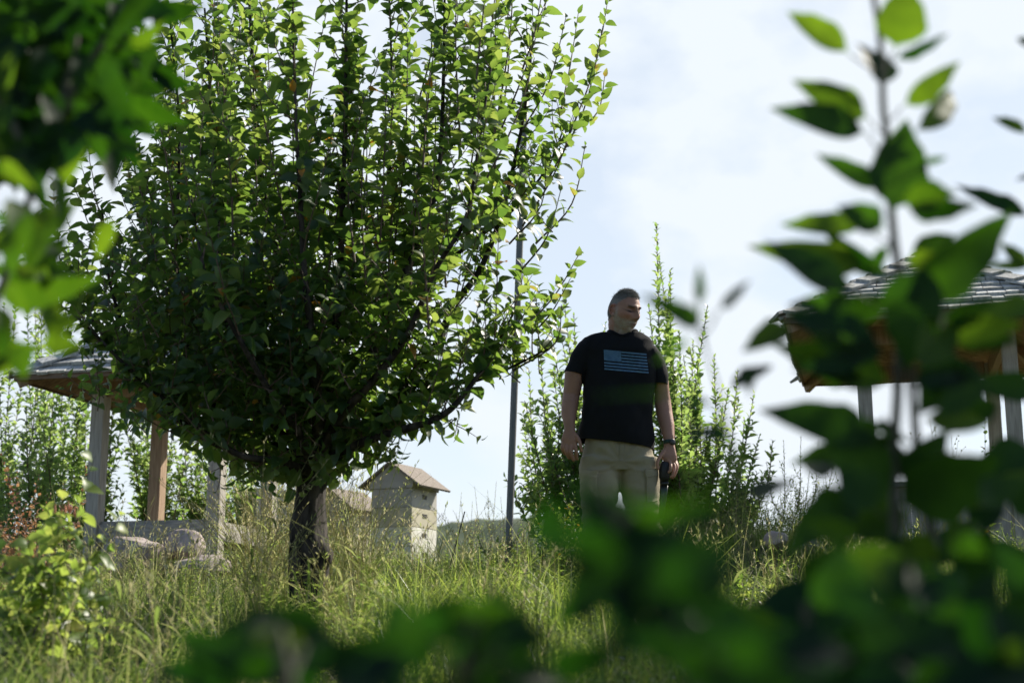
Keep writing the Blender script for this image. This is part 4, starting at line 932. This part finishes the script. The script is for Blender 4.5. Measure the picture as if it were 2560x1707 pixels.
# neck and trunk
nb_ = Mp(1553, 842, .06)
pcs.append(loft([hl(0, -.035, -.02), hl(0, -.03, -.075), (hl(0, -.03, -.09) * .5 + nb_ * .5), nb_, Mp(1550, 880, .06)], [.058, .059, .062, .070, .09], [.062, .060, .062, .070, .08]))
pcs.append(loft([hl(0, .03, -.095), hl(0, .01, -.118), nb_ + np.array([.01, -.05, 0])], [.035, .035, .03], [.03, .035, .03]))     # under the chin
TR = [(1548, 868, .08, .06), (1546, 900, .165, .09), (1547, 940, .175, .115), (1545, 1000, .17, .12), (1542, 1060, .165, .12), (1543, 1110, .16, .10)]
pcs.append(loft([Mp(a, b_, .05) for a, b_, _, _ in TR], [t[2] for t in TR], [t[3] for t in TR], n=32, ends=False, flat=True))
for (pts, rr) in (([(1505, 1120), (1499, 1180), (1497, 1250), (1497, 1330), (1497, 1430), (1500, 1525)], [.07, .07, .065, .055, .055, .04]), ([(1582, 1120), (1594, 1180), (1603, 1250), (1612, 1330), (1622, 1430), (1625, 1525)], [.07, .07, .065, .055, .055, .04])):
    pcs.append(loft([Mp(a, b_, .05) for a, b_ in pts], rr, rr))
# arms (shoulder, elbow, wrist) -- right arm of the man is at the image left
pcs.append(loft([Mp(1470, 885, .05), Mp(1447, 905, .04), Mp(1436, 935, .04), Mp(1432, 965, .045), Mp(1428, 990, .05), Mp(1425, 1010, .03), Mp(1422, 1035, .01), Mp(1423, 1055, -.01), Mp(1424, 1068, -.02), Mp(1424, 1080, -.025)],
                [.048, .052, .054, .050, .047, .047, .042, .033, .029, .032], [.048, .052, .052, .048, .046, .044, .038, .029, .022, .021]))
pcs.append(loft([Mp(1624, 885, .05), Mp(1642, 910, .06), Mp(1652, 950, .07), Mp(1655, 985, .08), Mp(1657, 1005, .08), Mp(1661, 1035, .06), Mp(1668, 1065, .03), Mp(1672, 1092, .0), Mp(1673, 1108, -.01), Mp(1674, 1122, -.015)],
                [.042, .042, .042, .042, .045, .045, .040, .031, .028, .032], [.045, .05, .05, .046, .045, .042, .036, .027, .022, .022]))
def finger(pts, r0, r1):
    P = spline(pts, 5); pcs.append(loft(P, np.linspace(r0, r1, len(P)), np.linspace(r0, r1, len(P)) * .95, n=12))
# right hand: back of the hand to the camera, fingers down and slightly curled
pcs.append(loft([Mp(1424, 1074, -.022), Mp(1424, 1087, -.03), Mp(1423, 1100, -.035), Mp(1423, 1112, -.035)], [.029, .038, .043, .040], [.019, .018, .016, .013], power=2.4))
for (bx, by, mx_, my_, tx, ty, dy, r) in [(1408, 1106, 1405, 1120, 1411, 1133, .005, .0092), (1417, 1108, 1415, 1127, 1422, 1143, .0, .0104), (1427, 1109, 1427, 1130, 1433, 1148, -.004, .0107), (1437, 1107, 1440, 1126, 1442, 1145, -.002, .0104)]:
    finger([Mp(bx, by, -.036), Mp(mx_, my_, -.048 + dy), Mp(tx, ty, -.024 + dy), Mp(tx + 2, ty + 2, -.012 + dy)], r * 1.08, r * .82)
finger([Mp(1436, 1084, -.03), Mp(1446, 1098, -.045), Mp(1451, 1112, -.05), Mp(1454, 1127, -.045)], .0125, .0085)
# left hand: gripping the tool
pcs.append(loft([Mp(1674, 1117, -.014), Mp(1673, 1128, -.02), Mp(1673, 1142, -.028), Mp(1677, 1152, -.03)], [.029, .037, .042, .036], [.020, .020, .020, .017], power=2.4))
finger([Mp(1660, 1128, -.03), Mp(1650, 1142, -.05), Mp(1644, 1156, -.06), Mp(1645, 1171, -.06)], .0125, .0085)
for (bx, by, kx, ky, tx, ty, d0, d1, r) in [(1668, 1146, 1676, 1158, 1676, 1176, -.045, -.072, .0088), (1675, 1148, 1686, 1164, 1681, 1188, -.035, -.055, .0094), (1681, 1147, 1692, 1166, 1685, 1190, -.015, -.03, .0092), (1684, 1143, 1693, 1160, 1690, 1180, .0, -.005, .0084)]:
    finger([Mp(bx, by, d0 + .01), Mp(kx, ky, d0 - .005), Mp((kx + tx) / 2 + 1, (ky + ty) / 2, d1), Mp(tx, ty, d1), Mp(tx - 4, ty + 4, d1 + .004)], r * 1.05, r * .85)
BV, BN, BF = union(pcs, .0034, 2, .45)
loc = (BV - HC) @ HB.T
skin = np.array([.42, .225, .17]); col = np.tile(skin, (len(BV), 1))
lx, ly, lz = loc[:, 0], loc[:, 1], loc[:, 2]; al = np.abs(lx)
head = (lz > -.15) & (np.linalg.norm(loc, axis=1) < .19)
nzv = np.array([mnoise.noise(Vector(p * 55)) for p in np.where(head[:, None], loc, 0)])
nzw = np.array([mnoise.noise(Vector(p * 22)) for p in BV])
col = col * (1 + .10 * nzw[:, None]) * np.array([1.0, 1 - .0, 1.0])
def blend(c, mask): 
    global col
    mask = np.clip(mask, 0, 1)[:, None]; col = col * (1 - mask) + np.array(c) * mask
hm = head.astype(float)
blend((.42, .17, .12), hm * .5 * g_(al - .045, .02) * g_(lz + .02, .018) * (ly > .03)); blend((.42, .16, .11), hm * .5 * g_(lx, .02) * g_(lz + .03, .015) * (ly > .09))
blend((.40, .15, .11), hm * .6 * (al > .068) * (ly < .01) * (lz > -.04) * (lz < .04))
beard = hm * sstep(-.034, -.060, lz - .45 * np.clip(.06 - ly, 0, .06) * 1.0 + nzv * .012) * sstep(-.02, .005, ly) * (1 - g_(lx, .019) * g_(lz + .067, .007) * .8) * sstep(-.165, -.135, lz)
side = hm * g_(ly - .012, .014) * sstep(.03, .01, lz) * sstep(-.06, -.04, lz) * (al > .055)
beard = np.maximum(beard, side * .8); blend((.45, .40, .355), beard * (.65 + .5 * nzv))
blend((.26, .20, .16), hm * .5 * g_(lx, .028) * g_(lz + .05, .006) * (ly > .08))
blend((.30, .12, .10), hm * .7 * g_(lx, .02) * g_(lz + .067, .006) * (ly > .08)); blend((.07, .03, .025), hm * .8 * g_(lx, .024) * g_(lz + .067, .0018) * (ly > .08))
blend((.18, .12, .09), hm * .5 * g_(al - .031, .018) * g_(lz - .0285 - .12 * (al - .031) * 0, .0042) * (ly > .055))
blend((.02, .014, .012), hm * 1.5 * g_(al - .034, .021) * g_(lz - .0005 - 8 * (al - .033) ** 2, .0052) * (ly > .04)); blend((.13, .07, .055), hm * .75 * g_(al - .030, .017) * g_(lz - .018, .006) * (ly > .04)); blend((.22, .10, .08), hm * .6 * g_(al - .020, .010) * g_(lz - .006, .010) * (ly > .05)); blend((.25, .13, .10), hm * .4 * g_(al - .032, .018) * g_(lz - .017, .006) * (ly > .05))  # lash line, plus eye socket shade painted into the skin colour
line = .078 + .012 * np.abs(np.sin(al * 60)) * 0 - np.clip(.055 - ly, 0, .07) * .95
hairm = hm * sstep(-.004, .006, lz - line + nzv * .004) * (1 - .0) ; hairm = np.where((ly < -.02) & (lz > -.035 + .4 * (ly + .02)), hm, hairm) * np.where((al > .0735) & (lz < .033) & (ly > -.045), 0, 1)
blend((.22, .21, .205), hairm * .92)
body = mk('body', BV, BF, M['skin'], man, col)
# hair and beard strands
def strands(name, P, Nn, L, wd, flow, c0, c1, rg, lift=.5):
    n = len(P); d = nrm(Nn * lift + flow + rg.randn(n, 3) * .22); s = nrm(np.cross(d, rg.randn(n, 3))); LL = (L * rg.uniform(.6, 1.25, n))[:, None]
    mid = P + d * LL * .5; tip = P + nrm(d + flow * .5) * LL
    V = np.stack([P - s * wd, P + s * wd, mid + s * wd * .8, mid - s * wd * .8, tip + s * wd * .15, tip - s * wd * .15], 1).reshape(-1, 3)
    k = np.arange(n)[:, None] * 6; F = np.concatenate([k + np.array([[0, 1, 2, 3]]), k + np.array([[3, 2, 4, 5]])]).tolist()
    q = rg.rand(n)[:, None]; c = np.array(c0) * (1 - q) + np.array(c1) * q
    return mk(name, V, F, M['hair'], man, np.repeat(c, 6, 0))
rg = rs(100)
ids = np.where(hairm > .55)[0]; pk = ids[rg.randint(0, len(ids), 11000)]; pp, pn = BV[pk], BN[pk]; lo_ = loc[pk]
top = sstep(.05, .10, lo_[:, 2])
flow = (np.array([0, .55, .15]) * top[:, None] + np.array([0, -.35, -.95]) * (1 - top[:, None])) @ HB
strands('hair', pp + pn * -.001, pn, .009 + .011 * top, .0005, flow, (.13, .125, .12), (.50, .49, .48), rg, .35)
ids = np.where(beard > .45)[0]; ids = ids[loc[ids][:, 2] > -.142]; pk = ids[rg.randint(0, len(ids), 3600)]
strands('beard', BV[pk] - BN[pk] * .0005, BN[pk], .0046, .0004, (np.array([[0, .1, -.9]]) @ HB).repeat(len(pk), 0), (.34, .30, .27), (.70, .67, .63), rg, .5)
ids = np.where((g_(al - .031, .018) * g_(lz - .0285, .005) * hm > .4) & (ly > .05))[0]; pk = ids[rg.randint(0, len(ids), 500)]
for sg_ in (-1, 1):
    pq = pk[np.sign(loc[pk][:, 0]) == sg_]; strands('eyebrow', BV[pq], BN[pq], .007, .0005, (np.stack([sg_ * .9 + 0 * pq, 0 * pq, .2 + 0 * pq], 1)) @ HB, (.12, .10, .085), (.30, .27, .24), rg, .3)

# shirt
sp = []
SH = [(1556, 812, .050, .052), (1556, 822, .060, .058), (1552, 830, .092, .066), (1542, 837, .148, .076), (1537, 844, .180, .082), (1541, 856, .207, .096), (1545, 880, .213, .115), (1547, 910, .208, .125), (1548, 945, .203, .138), (1546, 1000, .200, .147), (1544, 1050, .200, .152), (1541, 1090, .206, .152), (1540, 1120, .208, .148), (1540, 1150, .208, .145)]
sp.append(loft([Mp(a, b_, .05) for a, b_, _, _ in SH], [t[2] * .965 for t in SH], [t[3] for t in SH], n=40, ends=False, power=2.35, flat=True))
sp.append(loft([Mp(1488, 872, .05), Mp(1468, 876, .05), Mp(1450, 902, .045), Mp(1437, 930, .045), Mp(1431, 950, .045)], [.045, .062, .066, .062, .063], [.065, .074, .074, .070, .070], n=24, ends=False))
sp.append(loft([Mp(1602, 876, .05), Mp(1622, 884, .055), Mp(1640, 910, .06), Mp(1646, 940, .065), Mp(1647, 960, .07), Mp(1648, 968, .07)], [.045, .058, .055, .047, .046, .046], [.065, .074, .07, .066, .066, .066], n=24, ends=False))
SV, SN, SF = union(sp, .0055, 4, .5)
q = SV - feet
fold = np.array([mnoise.noise(Vector((p[0] * 5 + p[2] * 3.2, p[1] * 4, p[2] * 2.2 - p[0] * 2))) * .011 + mnoise.noise(Vector((p[0] * 13 + p[2] * 4, p[1] * 8, p[2] * 9))) * .006 + mnoise.noise(Vector((p[0] * 26 - p[2] * 14, p[1] * 15, p[2] * 10))) * .003 for p in q])
SV = SV + SN * fold[:, None] * 1.5
cL, cR = Mp(1431, 934, .045), Mp(1649, 962, .07)
hemL, hemR = Mp(1443, 1096), Mp(1635, 1122)
nkc = Mp(1557, 829, .03)
def cut(V, F, planes):
    bm = bmesh.new(); vs = [bm.verts.new(p) for p in V]
    for f in F:
        try: bm.faces.new([vs[i_] for i_ in f])
        except ValueError: pass
    for co, no in planes:
        bmesh.ops.bisect_plane(bm, geom=bm.verts[:] + bm.edges[:] + bm.faces[:], plane_co=Vector(co), plane_no=Vector(no), dist=1e-5)
    bmesh.ops.triangulate(bm, faces=[f for f in bm.faces if len(f.verts) > 4]); bm.verts.index_update()
    V = np.array([v.co for v in bm.verts]); F = [[v.index for v in f.verts] for f in bm.faces]; bm.free(); return V, F
yv = np.array([0, 1., 0])
PH = (hemL, nrm(np.cross(hemR - hemL, yv))); PL = (cL, nrm(np.array([.24, .0, 1.]))); PR = (cR, np.array([.05, 0, 1.])); 
PN = (nkc + np.array([0, MY + .05 - nkc[1], .010]), nrm(np.array([0, -.66, 1.])))
PH = (PH[0], PH[1] * np.sign(PH[1][2]))
above = lambda c, P: ((c - P[0]) @ P[1]) > 0
def drop_shirt(c):
    tors = ~above(c, PH)
    sl = ~above(c, PL) & (c[:, 0] < Mp(1455, 940)[0]) & (c[:, 2] > Mp(1455, 975)[2])
    sr = ~above(c, PR) & (c[:, 0] > Mp(1640, 940)[0]) & (c[:, 2] > Mp(1641, 1010)[2])
    dx = (c[:, 0] - nkc[0]) / .080; dy = (c[:, 1] - (MY + .05)) / .080
    return tors | sl | sr | ((c[:, 2] > Mp(1557, 872)[2]) & (dx * dx + dy * dy < 1))
CV, CF = cut(SV, SF, [PH, PL, PR, PN])
def old_drop(c):
    hz_ = hemL[2] + (hemR[2] - hemL[2]) * (c[:, 0] - hemL[0]) / (hemR[0] - hemL[0]) - .02 * np.clip((c[:, 1] - MY) / .2, -1, 1) * -1
    tors = (np.abs(c[:, 0] - Mp(1541, 1100)[0]) < .24) & (c[:, 2] < hz_) 
    sl = (c[:, 2] < cL[2] + (c[:, 0] - cL[0]) * -.30) & (c[:, 0] < Mp(1455, 940)[0]) & (c[:, 2] > Mp(1455, 965)[2])
    sr = (c[:, 2] < cR[2]) & (c[:, 0] > Mp(1641, 940)[0]) & (c[:, 2] > Mp(1641, 1000)[2])
    # neck opening: tilted ellipse, lower at the front
    dx = (c[:, 0] - nkc[0]) / .083; dy = (c[:, 1] - nkc[1] - .03) / .085
    fzz = nkc[2] + .0 + (c[:, 1] - (MY + .05)) * .62 - .02
    nk = (dx * dx + dy * dy < 1.6) & (c[:, 2] > fzz)
    return tors | sl | sr | nk
shirt = mk('shirt', CV, CF, M['cloth'], man, np.tile([.013, .014, .017], (len(CV), 1)), drop_shirt, .003)
# ribbed collar: a ring that rides on the shirt's neckline
bv = BVHTree.FromPolygons([Vector(p) for p in SV], SF)
ring = []
for k in range(48):
    a = 2 * math.pi * k / 48; x_, y_ = nkc[0] + .081 * math.cos(a), MY + .05 + .081 * math.sin(a)
    co, n_, _, _ = bv.ray_cast(Vector((x_, y_, CZ + 2.2)), Vector((0, 0, -1))); ring.append(np.array(co))
ring = np.array(ring)
for _ in range(3): ring = (np.roll(ring, 1, 0) + 2 * ring + np.roll(ring, -1, 0)) / 4
cvv = []; nn_ = 48
for k in range(nn_):
    c = ring[k]; out_ = nrm(c - np.array([nkc[0], MY + .05, c[2] - .03])); 
    for a in np.arange(6) * math.pi / 3: cvv.append(c + UP * (.002 + math.cos(a) * .009) - out_ * math.cos(a) * .008 + (UP * .6 + out_ * .8) * math.sin(a) * .0045)
ff = [[k * 6 + a, k * 6 + (a + 1) % 6, ((k + 1) % nn_) * 6 + (a + 1) % 6, ((k + 1) % nn_) * 6 + a] for k in range(nn_) for a in range(6)]
mk('collar', np.array(cvv), ff, M['cloth'], shirt, np.tile([.015, .016, .019], (len(cvv), 1)))
# flag print pressed onto the shirt
cornr = [np.array([1509.5, 874]), np.array([1616, 884]), np.array([1622, 933]), np.array([1511, 923.5])]
def onshirt(s, t_, off):
    p = (cornr[0] * (1 - s) + cornr[1] * s) * (1 - t_) + (cornr[3] * (1 - s) + cornr[2] * s) * t_
    a = Vector(W(p[0], p[1], 7.0)); d_ = Vector(W(p[0], p[1], 8.0)) - a; co, n_, _, _ = bv.ray_cast(a, d_.normalized())
    return np.array(co if co else Vector(W(p[0], p[1], MY - .08))) - np.array(d_.normalized()) * off
V, F = [], []
def patch(s0, s1, t0, t1, nu, nv, off):
    k = len(V)
    for b_ in range(nv + 1):
        for a in range(nu + 1): V.append(onshirt(s0 + (s1 - s0) * a / nu, t0 + (t1 - t0) * b_ / nv, off))
    for b_ in range(nv):
        for a in range(nu): F.append([k + b_ * (nu + 1) + a, k + b_ * (nu + 1) + a + 1, k + (b_ + 1) * (nu + 1) + a + 1, k + (b_ + 1) * (nu + 1) + a])
h13 = 1 / 13
for k in range(7):
    t0 = 2 * k * h13; patch(.405 if k < 4 else 0, 1, t0, t0 + h13 * 1.08, 24 if k < 4 else 36, 1, .0035)
patch(0, .40, 0, 7 * h13, 16, 10, .0035)
fl = mk('flag_print', np.array(V), F, M['print'], shirt)
V, F = [], []
for r_ in range(9):
    nn_ = 6 if r_ % 2 == 0 else 5
    for c_ in range(nn_):
        s = .40 * ((c_ + (.5 if nn_ == 6 else 1.0)) / 6); t_ = 7 * h13 * (r_ + .75) / 9.5; k = len(V)
        for a in range(10):
            rr = (.013 if a % 2 == 0 else .0055); an = -math.pi / 2 + a * math.pi / 5; V.append(onshirt(s + rr * math.cos(an), t_ + rr * 2.1 * math.sin(an), .0047))
        V.append(onshirt(s, t_, .0047)); F += [[k + a, k + (a + 1) % 10, k + 10] for a in range(10)]
mk('stars', np.array(V), F, solid('star_navy', (.03, .07, .13), None, 10, .9), fl)

# trousers
tp = []
tp.append(loft([Mp(1543, 1075, .05), Mp(1544, 1100, .05), Mp(1545, 1130, .05), Mp(1546, 1160, .05), Mp(1546, 1180, .05)], [.174, .180, .193, .203, .195], [.118, .125, .135, .135, .12], n=40, ends=False, power=2.3))
tp.append(loft([Mp(1502, 1150, .05), Mp(1500, 1190, .04), Mp(1498, 1240, .03), Mp(1495, 1290, .02), Mp(1495, 1330, .02), Mp(1496, 1400, .04), Mp(1498, 1470, .06), Mp(1500, 1530, .06)], [.110, .114, .103, .088, .082, .076, .072, .07], [.12, .12, .112, .1, .092, .088, .08, .08], n=28, ends=False, power=2.5))
tp.append(loft([Mp(1592, 1150, .05), Mp(1597, 1190, .05), Mp(1602, 1240, .05), Mp(1608, 1290, .05), Mp(1613, 1330, .06), Mp(1620, 1400, .08), Mp(1624, 1470, .1), Mp(1626, 1530, .1)], [.112, .116, .104, .090, .082, .074, .070, .07], [.12, .12, .112, .1, .092, .088, .08, .08], n=28, ends=False, power=2.5))
TV, TN, TF = union(tp, .006, 3, .5)
q = TV - feet
def tw(p):
    f = mnoise.noise(Vector((p[0] * 6, p[1] * 6, p[2] * 9))) * .008 + mnoise.noise(Vector((p[0] * 14, p[1] * 10, p[2] * 26))) * .006
    cz = p[2] - (Mp(1550, 1160)[2] - feet[2]); cx = p[0] - (Mp(1548, 1160)[0] - feet[0])      # folds radiating from the crotch
    rr = math.hypot(cx, cz) + 1e-5; an = math.atan2(cz, cx)
    f += .0035 * math.sin(an * 11) * math.exp(-((rr - .12) / .07) ** 2) * (cz > -.05)
    f += .006 * math.sin(p[2] * 95 + p[0] * 14 + 2 * mnoise.noise(Vector((p[0] * 5, 0, p[2] * 7)))) * math.exp(-((p[2] - .42) / .16) ** 2)
    return f
TV = TV + TN * np.array([tw(p) for p in q])[:, None]
kh = np.array([.34, .30, .225]); tcol = np.tile(kh, (len(TV), 1)) * (1 + .08 * np.array([mnoise.noise(Vector(p * 9)) for p in q]))[:, None]
trou = mk('trousers', TV, TF, M['cloth'], man, tcol, lambda c: c[:, 2] > Mp(1540, 1082)[2])
bt_ = BVHTree.FromPolygons([Vector(p) for p in TV], TF)
def ontr(px, py, off):
    a = Vector(W(px, py, 7.0)); d_ = (Vector(W(px, py, 8.0)) - a).normalized(); co, n_, _, _ = bt_.ray_cast(a, d_)
    return None if co is None else np.array(co) - np.array(d_) * off
def cloth_patch(name, poly, off, mat, parent, c):
    (a0, a1, a2, a3) = [np.array(p, float) for p in poly]; nu, nv = 10, 10; V = []; F = []
    for L_ in (off, -.004):
        for b_ in range(nv + 1):
            for a in range(nu + 1):
                s, t_ = a / nu, b_ / nv; p = (a0 * (1 - s) + a1 * s) * (1 - t_) + (a3 * (1 - s) + a2 * s) * t_; o_ = ontr(p[0], p[1], L_)
                V.append(o_ if o_ is not None else Mp(p[0], p[1], -.05))
    for b_ in range(nv):
        for a in range(nu): k = b_ * (nu + 1) + a; F.append([k, k + 1, k + nu + 2, k + nu + 1])
    K = (nu + 1) * (nv + 1)
    for a in range(nu): F.append([a, a + 1, K + a + 1, K + a]); k = nv * (nu + 1) + a; F.append([k + 1, k, K + k, K + k + 1])
    for b_ in range(nv): k = b_ * (nu + 1); F.append([k, k + nu + 1, K + k + nu + 1, K + k]); k += nu; F.append([k + nu + 1, k, K + k, K + k + nu + 1])
    return mk(name, np.array(V), F, mat, parent, np.tile(c, (len(V), 1)))
cloth_patch('cargo_pocket', [(1457, 1176), (1494, 1178), (1492, 1262), (1458, 1258)], .008, M['cloth'], trou, kh * .95)
cloth_patch('pocket_flap', [(1455, 1172), (1496, 1175), (1495, 1194), (1456, 1190)], .013, M['cloth'], trou, kh * 1.02)
cloth_patch('cargo_pocket', [(1615, 1176), (1644, 1174), (1646, 1250), (1616, 1258)], .008, M['cloth'], trou, kh * .95)
cloth_patch('pocket_flap', [(1613, 1172), (1645, 1170), (1646, 1188), (1613, 1192)], .013, M['cloth'], trou, kh * 1.02)
cloth_patch('fly', [(1549, 1108), (1560, 1109), (1556, 1150), (1549, 1152)], .004, M['cloth'], trou, kh * .98)
#cloth_patch('waistband', [(1450, 1092), (1632, 1100), (1632, 1122), (1450, 1106)], .004, M['cloth'], trou, kh)
for x_, l_, d0 in ((1500, 'r', .0), (1626, 'l', .04)):       # boots
    c = Mp(x_, 1540, d0 + .06); c[2] = feet[2] + .05; V, F, _ = None, None, None
    V, N_, F = union([loft([c + [0, .04, .10], c + [0, .03, .03], c + [0, .03, -.02]], [.05, .052, .055], [.06, .065, .07]), loft([c + [0, .05, -.02], c + [0, -.06, -.02], c + [0, -.15, -.03]], [.045, .05, .042], [.04, .035, .028])], .006, 3)
    mk('boot', V, F, M['boot'], man, np.tile([.1, .07, .05], (len(V), 1)))
# watch with a dark strap
wc = Mp(1673, 1106, -.008); wd_ = nrm(Mp(1674, 1122, -.015) - Mp(1671, 1090, .0)); b = Buf()
aa = nrm(np.array([1, 0, 0]) - wd_ * wd_[0]); bb_ = np.cross(wd_, aa)
for k in range(1):
    n = 28; th = np.arange(n) * 2 * np.pi / n; Vv = []
    for h_, r_ in ((-.011, 0), (-.011, .0035), (.011, .0035), (.011, 0)):
        Vv.append(wc + wd_ * h_ + (.0295 + r_) * np.cos(th)[:, None] * aa + (.024 + r_) * np.sin(th)[:, None] * bb_)
    i = np.arange(4)[:, None] * n; j = np.arange(n)[None]; j2 = (j + 1) % n; i2 = ((np.arange(4) + 1) % 4)[:, None] * n
    b.add(np.concatenate(Vv), np.stack([i + j, i + j2, i2 + j2, i2 + j], -1).reshape(-1, 4))
wr_ = b.build('wristwatch', solid('green_strap', (.03, .06, .05), (.04, .075, .06), 30, .6), man)
b = Buf(); fc = wc + np.array([.014, -.026, 0]); fn = nrm(np.array([.45, -.85, 0])); tube(b, [fc - fn * .003, fc + fn * .005, fc + fn * .007], [.017, .017, .014], 24, cap=True); b.build('watch_case', M['steel'], wr_)
# handheld tool: black grip, collar and a long tapering blade
tc_ = Mp(1662, 1172, -.035)
tool = thing('hand_tool', 'black gripped tool with long tapering dark blade pointing down in the man\'s left hand', 'tool', tc_)
b = Buf(); 
def lf(cs, ra, rb, pw=3.0, ref=(1, 0, 0)):
    V, F = loft(cs, ra, rb, ref, 20, False, pw); bb__ = Buf(); q4 = np.array([f for f in F if len(f) == 4]); caps = [np.array([f]) for f in F if len(f) != 4]; bb__.add(V, [q4] + caps); return bb__
lf([Mp(1663, 1154, -.035), Mp(1662, 1160, -.035), Mp(1660, 1176, -.035), Mp(1660, 1192, -.035), Mp(1661, 1204, -.035)], [.018, .025, .028, .027, .022], [.016, .024, .026, .024, .018]).build('grip', M['black'], tool)
lf([Mp(1661, 1204, -.035), Mp(1661, 1212, -.035)], [.023, .021], [.014, .013]).build('ferrule', M['steel'], tool)
lf([Mp(1661, 1212, -.035), Mp(1659, 1235, -.035), Mp(1656, 1262, -.035), Mp(1652, 1290, -.035), Mp(1650, 1296, -.035)], [.020, .019, .017, .012, .004], [.004, .004, .003, .003, .002], 2.0).build('blade', M['steel'], tool)
